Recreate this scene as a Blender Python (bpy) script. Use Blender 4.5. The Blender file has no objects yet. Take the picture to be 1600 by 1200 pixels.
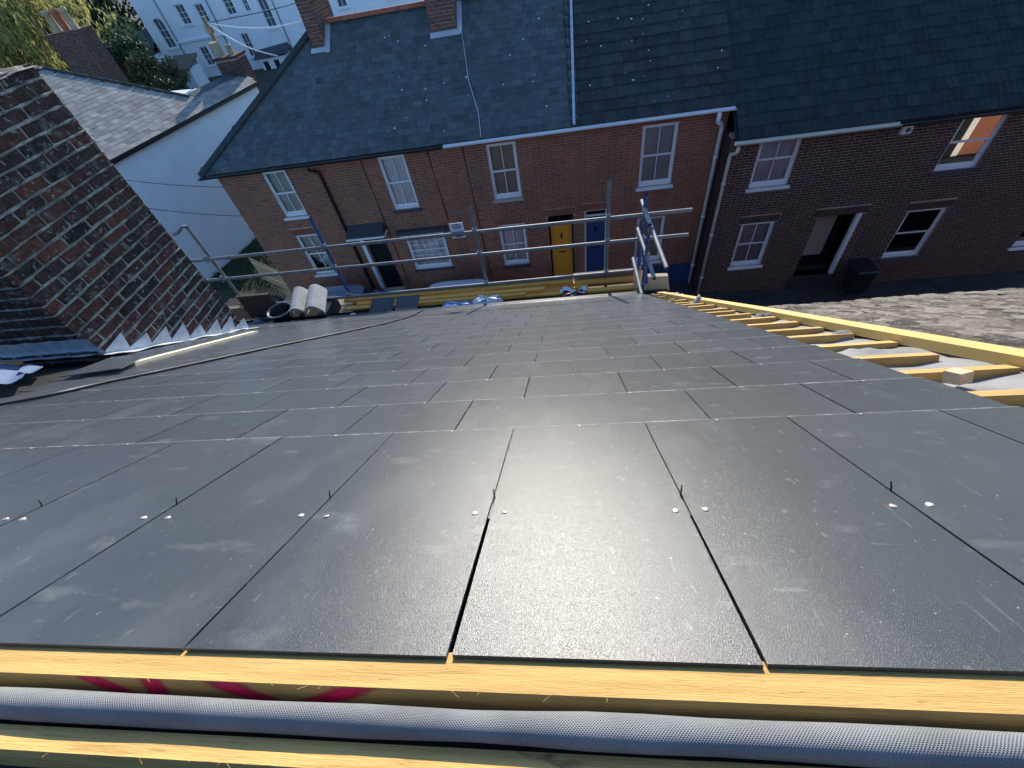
import bpy, math, random
from mathutils import Vector, Matrix
random.seed(7)
R = math.radians
scene = bpy.context.scene
C = scene.collection

# ------------------------------------------------------------------ camera, sky, sun, exposure
cam_d = bpy.data.cameras.new('camera')
cam_d.lens = 15.09; cam_d.sensor_width = 36; cam_d.sensor_fit = 'HORIZONTAL'
cam_d.clip_start = 0.02; cam_d.clip_end = 600
cam = bpy.data.objects.new('camera', cam_d); C.objects.link(cam)
cr = Vector((0.9896, 0.0446, -0.1367)); cu = Vector((0.0548, 0.762, 0.6453)); cb = Vector((0.1329, -0.6461, 0.7516))
cam.matrix_world = Matrix(((cr.x, cu.x, cb.x, 0), (cr.y, cu.y, cb.y, 0), (cr.z, cu.z, cb.z, 10), (0, 0, 0, 1)))
scene.camera = cam

SUN_EL, SUN_AZ = 17.0, -1.4          # degrees; azimuth from straight across the street (+Y) towards +X
world = bpy.data.worlds.new('World'); scene.world = world; world.use_nodes = True
nt = world.node_tree
bg = nt.nodes['Background']
sky = nt.nodes.new('ShaderNodeTexSky'); sky.sky_type = 'NISHITA'; sky.sun_disc = False
sky.air_density = 1.0; sky.dust_density = 0.3; sky.ozone_density = 5.0; sky.sun_elevation = R(SUN_EL); sky.sun_rotation = R(SUN_AZ)
nt.links.new(sky.outputs[0], bg.inputs[0]); bg.inputs[1].default_value = 0.15
sun_d = bpy.data.lights.new('sun', 'SUN'); sun_d.energy = 3.3; sun_d.angle = R(0.5); sun_d.color = (1, 0.93, 0.82)
sun = bpy.data.objects.new('sun', sun_d); C.objects.link(sun)
sdir = Vector((math.sin(R(SUN_AZ)) * math.cos(R(SUN_EL)), math.cos(R(SUN_AZ)) * math.cos(R(SUN_EL)), math.sin(R(SUN_EL))))
sun.rotation_euler = sdir.to_track_quat('Z', 'Y').to_euler()
vs = scene.view_settings
vs.view_transform = 'Standard'; vs.look = 'None'; vs.gamma = 1; vs.use_curve_mapping = False; vs.exposure = 1.05
scene.cycles.use_denoising = True
scene.cycles.max_bounces = 6

# ------------------------------------------------------------------ materials
def mat(name, base, rough=0.7, spec=0.4, metal=0.0, var=0.0, island=0.0, hue=None, vscale=4.0, stretch=(1, 1, 1),
        bump=0.0, bscale=60.0, bdist=0.01, stains=None, sscale=3.0, sthr=(0.55, 0.7), sstr=(1, 1, 1), obj_coord=True, grain=None, sheen=0.0):
    m = bpy.data.materials.new(name); m.use_nodes = True
    n = m.node_tree.nodes; l = m.node_tree.links
    b = n['Principled BSDF']
    b.inputs['Roughness'].default_value = rough; b.inputs['Metallic'].default_value = metal
    b.inputs['Specular IOR Level'].default_value = spec
    if sheen:
        b.inputs['Sheen Weight'].default_value = sheen; b.inputs['Sheen Roughness'].default_value = 0.45
    tc = n.new('ShaderNodeTexCoord'); oi = n.new('ShaderNodeObjectInfo'); ge = n.new('ShaderNodeNewGeometry')
    rnd = n.new('ShaderNodeMath'); rnd.operation = 'ADD'
    l.new(oi.outputs['Random'], rnd.inputs[0]); l.new(ge.outputs['Random Per Island'], rnd.inputs[1])
    fr = n.new('ShaderNodeMath'); fr.operation = 'FRACT'; l.new(rnd.outputs[0], fr.inputs[0])
    off = n.new('ShaderNodeMath'); off.operation = 'MULTIPLY'; l.new(fr.outputs[0], off.inputs[0]); off.inputs[1].default_value = 37.0
    ad = n.new('ShaderNodeVectorMath'); ad.operation = 'ADD'
    l.new(tc.outputs['Object'], ad.inputs[0])
    if obj_coord: l.new(off.outputs[0], ad.inputs[1])
    def noise(scale, detail=4, st=(1, 1, 1)):
        mp = n.new('ShaderNodeMapping'); mp.inputs['Scale'].default_value = st
        l.new(ad.outputs[0], mp.inputs[0])
        t = n.new('ShaderNodeTexNoise'); t.inputs['Scale'].default_value = scale; t.inputs['Detail'].default_value = detail
        l.new(mp.outputs[0], t.inputs['Vector']); return t
    def rgb(c):
        v = n.new('ShaderNodeRGB'); v.outputs[0].default_value = (*c, 1); return v.outputs[0]
    def mixc(f, a, c, mode='MIX'):
        x = n.new('ShaderNodeMix'); x.data_type = 'RGBA'; x.blend_type = mode
        if isinstance(f, float): x.inputs[0].default_value = f
        else: l.new(f, x.inputs[0])
        l.new(a, x.inputs[6]); l.new(c, x.inputs[7]); return x.outputs[2]
    col = rgb(base)
    if hue is not None:                       # each piece gets a tone between base and the hue colours
        rp = n.new('ShaderNodeValToRGB'); rp.color_ramp.interpolation = 'LINEAR'
        cs = [base] + list(hue); e = rp.color_ramp.elements
        e[0].position = 0; e[0].color = (*cs[0], 1); e[1].position = 1; e[1].color = (*cs[-1], 1)
        for i in range(1, len(cs) - 1):
            q = e.new(i / (len(cs) - 1)); q.color = (*cs[i], 1)
        l.new(fr.outputs[0], rp.inputs[0]); col = rp.outputs[0]
    if island:
        mr = n.new('ShaderNodeMapRange'); mr.inputs[3].default_value = 1 - island; mr.inputs[4].default_value = 1 + island
        l.new(fr.outputs[0], mr.inputs[0])
        vm = n.new('ShaderNodeVectorMath'); vm.operation = 'SCALE'; l.new(col, vm.inputs[0]); l.new(mr.outputs[0], vm.inputs['Scale'])
        col = vm.outputs[0]
    if var:
        t = noise(vscale, 6, stretch)
        mr = n.new('ShaderNodeMapRange'); mr.inputs[1].default_value = 0.25; mr.inputs[2].default_value = 0.75
        mr.inputs[3].default_value = 1 - var; mr.inputs[4].default_value = 1 + var; l.new(t.outputs[0], mr.inputs[0])
        vm = n.new('ShaderNodeVectorMath'); vm.operation = 'SCALE'; l.new(col, vm.inputs[0]); l.new(mr.outputs[0], vm.inputs['Scale'])
        col = vm.outputs[0]
    for sc_, thr, sst, scol, amt in (stains or []):
        t = noise(sc_, 8, sst)
        mr = n.new('ShaderNodeMapRange'); mr.inputs[1].default_value = thr[0]; mr.inputs[2].default_value = thr[1]
        mr.inputs[3].default_value = 0; mr.inputs[4].default_value = amt; l.new(t.outputs[0], mr.inputs[0])
        col = mixc(mr.outputs[0], col, rgb(scol))
    l.new(col, b.inputs['Base Color'])
    if bump:
        t = noise(bscale, 5, grain or stretch)
        bp = n.new('ShaderNodeBump'); bp.inputs['Strength'].default_value = bump; bp.inputs['Distance'].default_value = bdist
        l.new(t.outputs[0], bp.inputs['Height']); l.new(bp.outputs[0], b.inputs['Normal'])
    return m

def glass_mat(name, refl, tint=(1, 1, 1)):
    m = bpy.data.materials.new(name); m.use_nodes = True
    n = m.node_tree.nodes; l = m.node_tree.links; n.remove(n['Principled BSDF'])
    tr = n.new('ShaderNodeBsdfTransparent'); tr.inputs[0].default_value = (*tint, 1)
    gl = n.new('ShaderNodeBsdfGlossy'); gl.inputs['Roughness'].default_value = 0.01
    lw = n.new('ShaderNodeFresnel'); lw.inputs[0].default_value = 1.5
    ad = n.new('ShaderNodeMath'); ad.operation = 'ADD'; ad.inputs[1].default_value = refl; ad.use_clamp = True
    l.new(lw.outputs[0], ad.inputs[0])
    mx = n.new('ShaderNodeMixShader'); l.new(ad.outputs[0], mx.inputs[0]); l.new(tr.outputs[0], mx.inputs[1]); l.new(gl.outputs[0], mx.inputs[2])
    l.new(mx.outputs[0], n['Material Output'].inputs[0]); return m

DUST = (0.33, 0.33, 0.31)
M = {}
M['slate'] = mat('fibre cement slate', (0.036, 0.036, 0.035), rough=0.25, spec=0.55, island=0.20, var=0.14, vscale=7, sheen=0.17,
                 bump=0.6, bscale=900, bdist=0.0008,
                 stains=[(5, (0.56, 0.80), (1.5, 0.7, 1), DUST, 0.12), (13, (0.62, 0.78), (0.6, 1.3, 1), DUST, 0.24), (45, (0.67, 0.74), (2.6, 0.22, 1), DUST, 0.18), (38, (0.69, 0.75), (0.35, 2.0, 1), DUST, 0.16), (70, (0.66, 0.72), (1, .5, 1), DUST, 0.16), (140, (0.71, 0.75), (1, 1, 1), (0.5, 0.5, 0.48), 0.5)])
M['slate_edge'] = mat('slate edge with dust and painted glint', (0.12, 0.12, 0.118), rough=0.7, var=0.5, vscale=30,  # pale tone is dust plus the arris glint painted in
                      stains=[(35, (0.5, 0.65), (1, 1, 1), (0.42, 0.42, 0.40), 0.8)])
M['pine'] = mat('treated pine', (0.60, 0.36, 0.115), rough=0.7, spec=0.25, island=0.10, var=0.22, vscale=6, stretch=(1, 14, 14), bump=0.5, bscale=60, bdist=0.003,
                stains=[(14, (0.56, 0.62), (.6, 60, 60), (0.40, 0.22, 0.07), 0.45), (7, (0.73, 0.76), (1, 3, 3), (0.16, 0.08, 0.03), 0.8), (60, (0.66, 0.70), (.5, 3, 3), (0.20, 0.12, 0.05), 0.5), (9, (0.60, 0.66), (1, 12, 12), (0.36, 0.20, 0.06), 0.5), (3, (0.66, 0.74), (1, 3, 3), (0.30, 0.24, 0.16), 0.4)])
M['pinebright'] = mat('fresh yellow pine', (0.82, 0.40, 0.08), rough=0.65, spec=0.3, island=0.15, var=0.15, vscale=6, stretch=(1, 14, 14))
M['pine_long'] = mat('treated pine along slope', (0.64, 0.41, 0.13), rough=0.65, spec=0.3, island=0.08, var=0.14, vscale=4, stretch=(22, .6, .6), bump=0.3, bscale=30, bdist=0.002,
                     stains=[(6, (0.60, 0.66), (20, .6, .6), (0.38, 0.22, 0.07), 0.45)])
M['board'] = mat('weathered scaffold board', (0.30, 0.22, 0.14), rough=0.85, island=0.2, var=0.3, vscale=5, stretch=(1, 14, 14), bump=0.3, bscale=30, bdist=0.003)
M['darkboard'] = mat('dark stained board', (0.07, 0.055, 0.045), rough=0.8, island=0.2, var=0.3, vscale=5, stretch=(1, 10, 10))
M['membrane'] = mat('breather membrane', (0.25, 0.24, 0.225), rough=0.8, var=0.2, vscale=9, stains=[(5, (0.5, 0.68), (1, 1, 1), (0.15, 0.14, 0.13), 0.5)], bump=0.3, bscale=260, bdist=0.0008)
M['galv'] = mat('galvanised tube', (0.20, 0.205, 0.21), rough=0.6, spec=0.4, metal=0.35, var=0.25, vscale=14, bump=0.1, bscale=40, bdist=0.002)
M['bluetube'] = mat('blue painted tube', (0.03, 0.07, 0.20), rough=0.5, spec=0.5, var=0.3, vscale=12, stains=[(20, (0.6, 0.7), (1, 1, 1), (0.35, 0.36, 0.38), 0.7)])
M['steel'] = mat('coupler steel', (0.30, 0.29, 0.28), rough=0.5, metal=0.6, var=0.3, vscale=20)
M['copper'] = mat('copper nail', (0.55, 0.45, 0.38), rough=0.45, metal=0.7, island=0.15)
M['pin'] = mat('dark rivet pin', (0.06, 0.04, 0.03), rough=0.5, metal=0.5)
M['lead'] = mat('lead flashing', (0.52, 0.54, 0.57), rough=0.5, spec=0.5, metal=0.25, var=0.25, vscale=14, bump=0.5, bscale=25, bdist=0.01)
M['oldbrick'] = mat('sooty chimney brick', (0.055, 0.035, 0.03), rough=0.9, spec=0.15, hue=[(0.07, 0.036, 0.028), (0.036, 0.028, 0.027), (0.12, 0.046, 0.033), (0.03, 0.025, 0.024), (0.085, 0.038, 0.03)],
                    var=0.45, vscale=16, bump=0.9, bscale=45, bdist=0.012,
                    stains=[(9, (0.58, 0.74), (1, 1, 1), (0.20, 0.21, 0.18), 0.6), (28, (0.60, 0.68), (1, 1, 1), (0.34, 0.36, 0.32), 0.55), (110, (0.62, 0.68), (1, 1, 1), (0.32, 0.34, 0.30), 0.40)])
M['lime'] = mat('lichened lime mortar', (0.33, 0.305, 0.25), rough=0.95, spec=0.1, var=0.4, vscale=18, bump=0.9, bscale=60, bdist=0.012,
                stains=[(9, (0.5, 0.65), (1, 1, 1), (0.44, 0.43, 0.37), 0.6), (20, (0.58, 0.66), (1, 1, 1), (0.08, 0.075, 0.06), 0.6), (6, (0.44, 0.62), (1, 1, 1), (0.11, 0.10, 0.085), 0.75)], obj_coord=False)
M['redbrick'] = mat('red facade brick', (0.20, 0.085, 0.06), rough=0.88, spec=0.2, hue=[(0.34, 0.12, 0.06), (0.24, 0.09, 0.052), (0.31, 0.104, 0.046), (0.18, 0.074, 0.05)], var=0.18, vscale=8, bump=0.4, bscale=60, bdist=0.006, stains=[(.9, (0.46, 0.68), (1, 1, .35), (0.09, 0.055, 0.05), 0.55), (.5, (0.55, 0.7), (1, 1, .8), (0.30, 0.10, 0.05), 0.4)], obj_coord=False)
M['brownbrick'] = mat('dark brown facade brick', (0.075, 0.045, 0.04), rough=0.88, spec=0.2, hue=[(0.085, 0.043, 0.036), (0.055, 0.033, 0.032), (0.075, 0.038, 0.033)], var=0.18, vscale=8, bump=0.4, bscale=60, bdist=0.006, stains=[(.8, (0.48, 0.7), (1, 1, .35), (0.035, 0.025, 0.025), 0.5)], obj_coord=False)
M['sootbrick'] = mat('sooted red brick', (0.15, 0.075, 0.055), rough=0.9, spec=0.2, hue=[(0.20, 0.09, 0.065), (0.10, 0.06, 0.05), (0.16, 0.075, 0.055)], var=0.3, vscale=8, bump=0.4, bscale=60, bdist=0.006)
M['lintelbrick'] = mat('rubbed red brick', (0.24, 0.085, 0.05), rough=0.88, spec=0.2, island=0.15)
M['mortar'] = mat('grey mortar', (0.36, 0.28, 0.235), rough=0.95, spec=0.1, var=0.25, vscale=3, obj_coord=False)
M['oldslate'] = mat('old natural slate', (0.085, 0.10, 0.10), rough=0.7, spec=0.25, island=0.2, var=0.3, vscale=3, bump=0.4, bscale=30, bdist=0.006,  # base lightened to put a pale flare veil into the roof colour
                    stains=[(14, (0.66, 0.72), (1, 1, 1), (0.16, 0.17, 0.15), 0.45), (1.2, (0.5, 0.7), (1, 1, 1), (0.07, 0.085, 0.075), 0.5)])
M['contile'] = mat('concrete roof tile', (0.05, 0.054, 0.054), rough=0.8, spec=0.2, island=0.22, var=0.3, vscale=4, bump=0.4, bscale=50, bdist=0.004,
                   stains=[(9, (0.6, 0.72), (1, 1, 1), (0.10, 0.11, 0.06), 0.5), (40, (0.72, 0.75), (1, 1, 1), (0.5, 0.5, 0.48), 0.8)])
M['darktile'] = mat('dark green grey roof tile', (0.034, 0.043, 0.044), rough=0.8, spec=0.2, island=0.2, var=0.3, vscale=4, bump=0.4, bscale=50, bdist=0.004,
                    stains=[(9, (0.6, 0.72), (1, 1, 1), (0.06, 0.075, 0.04), 0.5)])
M['paleslate'] = mat('lichened pale slate', (0.27, 0.25, 0.22), rough=0.8, spec=0.3, island=0.28, var=0.25, vscale=3, bump=0.3, bscale=30, bdist=0.01)
M['claytile'] = mat('weathered and shade-toned clay tile', (0.24, 0.19, 0.15), rough=0.9, spec=0.2, hue=[(0.20, 0.165, 0.125), (0.08, 0.062, 0.046), (0.24, 0.21, 0.165), (0.045, 0.038, 0.03), (0.15, 0.115, 0.085)], var=0.45, vscale=14,  # dark tones also paint in the shade on and between tiles
                    bump=0.6, bscale=60, bdist=0.006, stains=[(26, (0.56, 0.66), (1, 1, 1), (0.34, 0.31, 0.26), 0.55), (19, (0.58, 0.66), (1, 1, 1), (0.025, 0.024, 0.02), 0.75)])
M['under'] = mat('roof boarding', (0.03, 0.03, 0.03), rough=0.95, spec=0.1)
M['white'] = mat('white gloss paint', (0.74, 0.75, 0.76), rough=0.4, spec=0.5, var=0.06, vscale=6)
M['cream'] = mat('cream painted pipe', (0.66, 0.60, 0.50), rough=0.45, spec=0.5, var=0.12, vscale=4)
M['blackpaint'] = mat('black paint', (0.015, 0.016, 0.018), rough=0.4, spec=0.5)
M['render'] = mat('white render', (0.84, 0.85, 0.87), rough=0.9, spec=0.2, var=0.05, vscale=1.2, bump=0.2, bscale=6, bdist=0.01, stains=[(0.8, (0.55, 0.8), (3, 3, 0.6), (0.6, 0.6, 0.6), 0.35)])
M['stonesill'] = mat('stone sill', (0.42, 0.38, 0.31), rough=0.85, var=0.2, vscale=10)
M['bluesill'] = mat('dark painted sill', (0.045, 0.06, 0.075), rough=0.6, var=0.2, vscale=10)
M['net'] = mat('net curtain', (0.74, 0.76, 0.78), rough=0.9, spec=0.1, var=0.18, vscale=7, stretch=(6, 1, 0.5))
M['blind'] = mat('pale blind', (0.62, 0.62, 0.57), rough=0.85, var=0.06, vscale=5)
M['brownblind'] = mat('fawn blind', (0.38, 0.33, 0.26), rough=0.85, var=0.06, vscale=5)
M['greyblind'] = mat('grey slatted blind', (0.40, 0.45, 0.46), rough=0.8, var=0.06, vscale=5)
M['bluecurtain'] = mat('blue grey curtain', (0.48, 0.56, 0.64), rough=0.9, var=0.3, vscale=7, stretch=(6, 1, 0.4))
M['glass'] = glass_mat('window glass', 0.03)
M['mirror'] = glass_mat('reflecting window glass', 0.42, (0.5, 0.5, 0.5))
M['room'] = mat('dark room', (0.02, 0.02, 0.02), rough=0.9)
M['yellowdoor'] = mat('yellow ochre door', (0.72, 0.30, 0.03), rough=0.45, spec=0.5)
M['bluedoor'] = mat('blue door', (0.03, 0.065, 0.16), rough=0.45, spec=0.5)
M['blueplinth'] = mat('blue painted plinth', (0.025, 0.05, 0.15), rough=0.7, var=0.15)
M['blackdoor'] = mat('black door', (0.012, 0.013, 0.016), rough=0.4)
M['beigedoor'] = mat('beige porch panel', (0.40, 0.35, 0.28), rough=0.7)
M['canopy'] = mat('leaded canopy', (0.045, 0.055, 0.065), rough=0.5, spec=0.5)
M['asphalt'] = mat('asphalt', (0.025, 0.025, 0.027), rough=0.9, var=0.25, vscale=1.5, bump=0.3, bscale=60, bdist=0.01, obj_coord=False)
M['ground'] = mat('rough ground', (0.06, 0.065, 0.04), rough=0.95, var=0.4, vscale=0.6, obj_coord=False)
M['paving'] = mat('concrete paving', (0.04, 0.039, 0.038), rough=0.9, island=0.15, var=0.2, vscale=2)
M['grass'] = mat('grass blade', (0.05, 0.085, 0.025), rough=0.8, island=0.4)
M['leafdark'] = mat('dark evergreen leaf', (0.035, 0.06, 0.025), rough=0.7, spec=0.3, island=0.5)
M['leaflit'] = mat('yellow green leaf', (0.30, 0.29, 0.10), rough=0.6, spec=0.3, island=0.4)
for k_ in ('leaflit',):
    n_ = M[k_].node_tree.nodes; l_ = M[k_].node_tree.links; b_ = n_['Principled BSDF']
    tr_ = n_.new('ShaderNodeBsdfTranslucent'); l_.new(b_.inputs['Base Color'].links[0].from_socket, tr_.inputs[0])
    mx_ = n_.new('ShaderNodeMixShader'); mx_.inputs[0].default_value = 0.55
    l_.new(b_.outputs[0], mx_.inputs[1]); l_.new(tr_.outputs[0], mx_.inputs[2]); l_.new(mx_.outputs[0], n_['Material Output'].inputs[0])
M['leafolive'] = mat('olive leaf', (0.08, 0.09, 0.04), rough=0.7, spec=0.3, island=0.45)
M['bark'] = mat('bark', (0.10, 0.075, 0.05), rough=0.95, var=0.4, vscale=8, stretch=(4, 4, 1))
M['terracotta'] = mat('terracotta pot', (0.36, 0.11, 0.06), rough=0.8, var=0.2, vscale=6)
M['buffpot'] = mat('buff clay pot', (0.36, 0.30, 0.20), rough=0.8, var=0.2, vscale=6)
M['polewood'] = mat('telegraph pole wood', (0.20, 0.15, 0.10), rough=0.9, var=0.3, vscale=6, stretch=(8, 8, 1))
M['cable'] = mat('black cable', (0.018, 0.018, 0.018), rough=0.55)
M['whitecable'] = mat('white cable', (0.75, 0.75, 0.75), rough=0.5)
M['ridgeclay'] = mat('grey ridge tile', (0.50, 0.46, 0.40), rough=0.85, var=0.15, vscale=12, bump=0.3, bscale=80, bdist=0.003)
M['blackplastic'] = mat('black plastic', (0.014, 0.015, 0.018), rough=0.42, spec=0.5, var=0.2)
M['greyplastic'] = mat('grey blue plastic', (0.17, 0.20, 0.25), rough=0.5, var=0.2)
M['bagblue'] = mat('blue and white sack', (0.20, 0.32, 0.58), rough=0.5, spec=0.5, var=0.2, vscale=9, stains=[(7, (0.52, 0.56), (1, 1, 1), (0.72, 0.74, 0.78), 0.95)])
M['bagwhite'] = mat('white sack', (0.72, 0.74, 0.78), rough=0.5, spec=0.5, var=0.1, stains=[(12, (0.6, 0.63), (1, 1, 1), (0.08, 0.10, 0.20), 0.9)])
M['redpaint'] = mat('magenta marker spray', (0.70, 0.012, 0.08), rough=0.6, var=0.3, vscale=60)
M['carblue'] = mat('silver blue car paint', (0.22, 0.27, 0.35), rough=0.25, spec=0.6, metal=0.3)
M['carwhite'] = mat('white car paint', (0.65, 0.66, 0.68), rough=0.3, spec=0.6)
M['carglass'] = mat('dark car glass', (0.03, 0.034, 0.038), rough=0.08, spec=0.6)
M['villaglass'] = mat('grey villa window glass', (0.11, 0.125, 0.14), rough=0.15, spec=0.6, var=0.3, vscale=1.5)
M['rubber'] = mat('rubber', (0.02, 0.02, 0.02), rough=0.85)
M['alu'] = mat('aluminium', (0.45, 0.46, 0.47), rough=0.4, metal=0.7)
M['offcut'] = mat('pale sawn timber', (0.62, 0.44, 0.26), rough=0.7, var=0.15, vscale=8, stretch=(1, 8, 8))
M['cementboard'] = mat('pale cream board', (0.66, 0.58, 0.42), rough=0.7, var=0.08, vscale=10)
M['shadedsheet'] = mat('membrane sheet with blue shade colour', (0.10, 0.15, 0.26), rough=0.6, var=0.1, vscale=9)  # dark blue puts the chimney's shadow into the sheet's own colour

def membrane_weave(name):
    m = mat(name, (0.25, 0.25, 0.245), rough=0.8, spec=0.2, var=0.22, vscale=14, stains=[(8, (0.55, 0.7), (1, 3, 3), (0.38, 0.36, 0.33), 0.4)])
    n = m.node_tree.nodes; l = m.node_tree.links; b = n['Principled BSDF']
    tc = n.new('ShaderNodeTexCoord')
    hs = []
    for s in (1, -1):
        mp = n.new('ShaderNodeMapping'); mp.inputs['Rotation'].default_value = (0, 0, R(45 * s)); mp.inputs['Scale'].default_value = (1, 1, 1)
        l.new(tc.outputs['UV'], mp.inputs[0])
        w = n.new('ShaderNodeTexWave'); w.inputs['Scale'].default_value = 170; w.inputs['Distortion'].default_value = 1.2; w.inputs['Detail'].default_value = 2; w.inputs['Detail Scale'].default_value = .4; l.new(mp.outputs[0], w.inputs['Vector']); hs.append(w)
    mul = n.new('ShaderNodeMath'); mul.operation = 'MULTIPLY'; l.new(hs[0].outputs['Fac'], mul.inputs[0]); l.new(hs[1].outputs['Fac'], mul.inputs[1])
    bp = n.new('ShaderNodeBump'); bp.inputs['Strength'].default_value = 1.0; bp.inputs['Distance'].default_value = 0.0012
    l.new(mul.outputs[0], bp.inputs['Height']); l.new(bp.outputs[0], b.inputs['Normal'])
    return m
M['rollfabric'] = membrane_weave('woven membrane roll')

# ------------------------------------------------------------------ mesh building
class MB:
    def __init__(s): s.v = []; s.f = []; s.mi = []; s.smooth = set()
    def add(s, vs, fs, mi=0, smooth=False):
        o = len(s.v); s.v += [tuple(v) for v in vs]
        for f in fs:
            if smooth: s.smooth.add(len(s.f))
            s.f.append(tuple(i + o for i in f)); s.mi.append(mi)
    def hexa(s, p, mi=0):   # 8 corners: bottom 4 ccw, top 4 ccw
        s.add(p, [(3, 2, 1, 0), (4, 5, 6, 7), (0, 1, 5, 4), (1, 2, 6, 5), (2, 3, 7, 6), (3, 0, 4, 7)], mi)
    def box(s, x0, x1, y0, y1, z0, z1, mi=0):
        s.hexa([(x0, y0, z0), (x1, y0, z0), (x1, y1, z0), (x0, y1, z0), (x0, y0, z1), (x1, y0, z1), (x1, y1, z1), (x0, y1, z1)], mi)
    def obox(s, c, ax, ay, az, mi=0):   # centre and half axes
        c = Vector(c); ax = Vector(ax); ay = Vector(ay); az = Vector(az)
        s.hexa([c - ax - ay - az, c + ax - ay - az, c + ax + ay - az, c - ax + ay - az, c - ax - ay + az, c + ax - ay + az, c + ax + ay + az, c - ax + ay + az], mi)
    def beam(s, a, b, w, h, up=(0, 0, 1), mi=0):
        a = Vector(a); b = Vector(b); d = (b - a); L = d.length; d.normalize()
        sd = d.cross(Vector(up)).normalized(); u = sd.cross(d)
        s.obox((a + b) / 2, d * L / 2, sd * w / 2, u * h / 2, mi)
    def tube(s, pts, r, n=10, cap=True, hollow=0, mi=0):
        pts = [Vector(p) for p in pts]; rings = []; o = len(s.v); k = len(pts)
        rr = r if isinstance(r, (list, tuple)) else [r] * k
        ref = None
        for i, p in enumerate(pts):
            d = (pts[min(i + 1, k - 1)] - pts[max(i - 1, 0)]).normalized()
            if ref is None or abs(ref.dot(d)) > 0.99:
                ref = Vector((0, 0, 1)) if abs(d.z) < 0.9 else Vector((1, 0, 0))
            a = (ref - d * ref.dot(d)).normalized(); b = d.cross(a); ref = a
            for j in range(n):
                t = 2 * math.pi * j / n; s.v.append(tuple(p + (a * math.cos(t) + b * math.sin(t)) * rr[i]))
        for i in range(k - 1):
            for j in range(n):
                s.smooth.add(len(s.f)); s.f.append((o + i * n + j, o + i * n + (j + 1) % n, o + (i + 1) * n + (j + 1) % n, o + (i + 1) * n + j)); s.mi.append(mi)
        if cap and not hollow:
            s.f.append(tuple(o + j for j in reversed(range(n)))); s.mi.append(mi)
            s.f.append(tuple(o + (k - 1) * n + j for j in range(n))); s.mi.append(mi)
    def lathe(s, c, prof, n=16, mi=0):   # prof: (r, z) list, upward axis
        o = len(s.v)
        for r, z in prof:
            for j in range(n):
                t = 2 * math.pi * j / n; s.v.append((c[0] + r * math.cos(t), c[1] + r * math.sin(t), c[2] + z))
        for i in range(len(prof) - 1):
            for j in range(n):
                s.smooth.add(len(s.f)); s.f.append((o + i * n + j, o + i * n + (j + 1) % n, o + (i + 1) * n + (j + 1) % n, o + (i + 1) * n + j)); s.mi.append(mi)
    def grid(s, fn, nu, nv, mi=0, smooth=True):
        o = len(s.v)
        for i in range(nu + 1):
            for j in range(nv + 1): s.v.append(tuple(fn(i / nu, j / nv)))
        for i in range(nu):
            for j in range(nv):
                if smooth: s.smooth.add(len(s.f))
                a = o + i * (nv + 1) + j; s.f.append((a, a + nv + 1, a + nv + 2, a + 1)); s.mi.append(mi)
    def mesh(s, name, mats, org=(0, 0, 0)):
        me = bpy.data.meshes.new(name)
        ox, oy, oz = org
        me.from_pydata([(x - ox, y - oy, z - oz) for x, y, z in s.v], [], s.f)
        for m in (mats if isinstance(mats, (list, tuple)) else [mats]): me.materials.append(m)
        if len(me.materials) > 1: me.polygons.foreach_set('material_index', s.mi)
        if s.smooth:
            me.polygons.foreach_set('use_smooth', [i in s.smooth for i in range(len(s.f))])
        me.update(); return me

class Thing:
    def __init__(s, name, org, label=None, cat=None, group=None, kind=None):
        s.o = bpy.data.objects.new(name, None); C.objects.link(s.o); s.org = Vector(org); s.o.location = s.org
        s.o.empty_display_size = 0.1
        if kind: s.o['kind'] = kind
        else: s.o['label'] = label; s.o['category'] = cat
        if group: s.o['group'] = group
    def part(s, name, mb, m, parent=None, label=None, kind=None, me=None, matrix=None):
        me = me or mb.mesh(name, m, s.org)
        o = bpy.data.objects.new(name, me); C.objects.link(o); o.parent = parent or s.o
        if matrix is not None:
            mm = matrix.copy(); mm.translation = mm.translation - s.org; o.matrix_basis = mm
        if label: o['label'] = label
        if kind: o['kind'] = kind
        return o

def single(name, mb, m, org, label=None, cat=None, group=None, kind=None):
    o = bpy.data.objects.new(name, mb.mesh(name, m, org)); C.objects.link(o); o.location = org
    if kind: o['kind'] = kind
    if label: o['label'] = label
    if cat: o['category'] = cat
    if group: o['group'] = group
    return o

# ------------------------------------------------------------------ our roof's own frame: x along the ridge, s down the slope, n off the slates
TH = R(34.855); CT, ST = math.cos(TH), math.sin(TH); H0 = 0.372
SV = Vector((0, CT, -ST)); NV = Vector((0, ST, CT)); XV = Vector((1, 0, 0))
def RP(x, s, n): return Vector((x, s * CT + (n - H0) * ST, 10 - s * ST + (n - H0) * CT))
def RMat(x, s, n, rz=0.0, tilt=0.0, roll=0.0):
    m = Matrix(((1, 0, 0, 0), (0, SV.y, NV.y, 0), (0, SV.z, NV.z, 0), (0, 0, 0, 1)))
    m = m @ Matrix.Rotation(rz, 4, 'Z') @ Matrix.Rotation(tilt, 4, 'X') @ Matrix.Rotation(roll, 4, 'Y')
    m.translation = RP(x, s, n); return m

def gz(x, y=12):   # ground falls gently to the right
    t = min(max(x, -12), 7); return 0.95 - (t + 12) * 0.060

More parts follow.
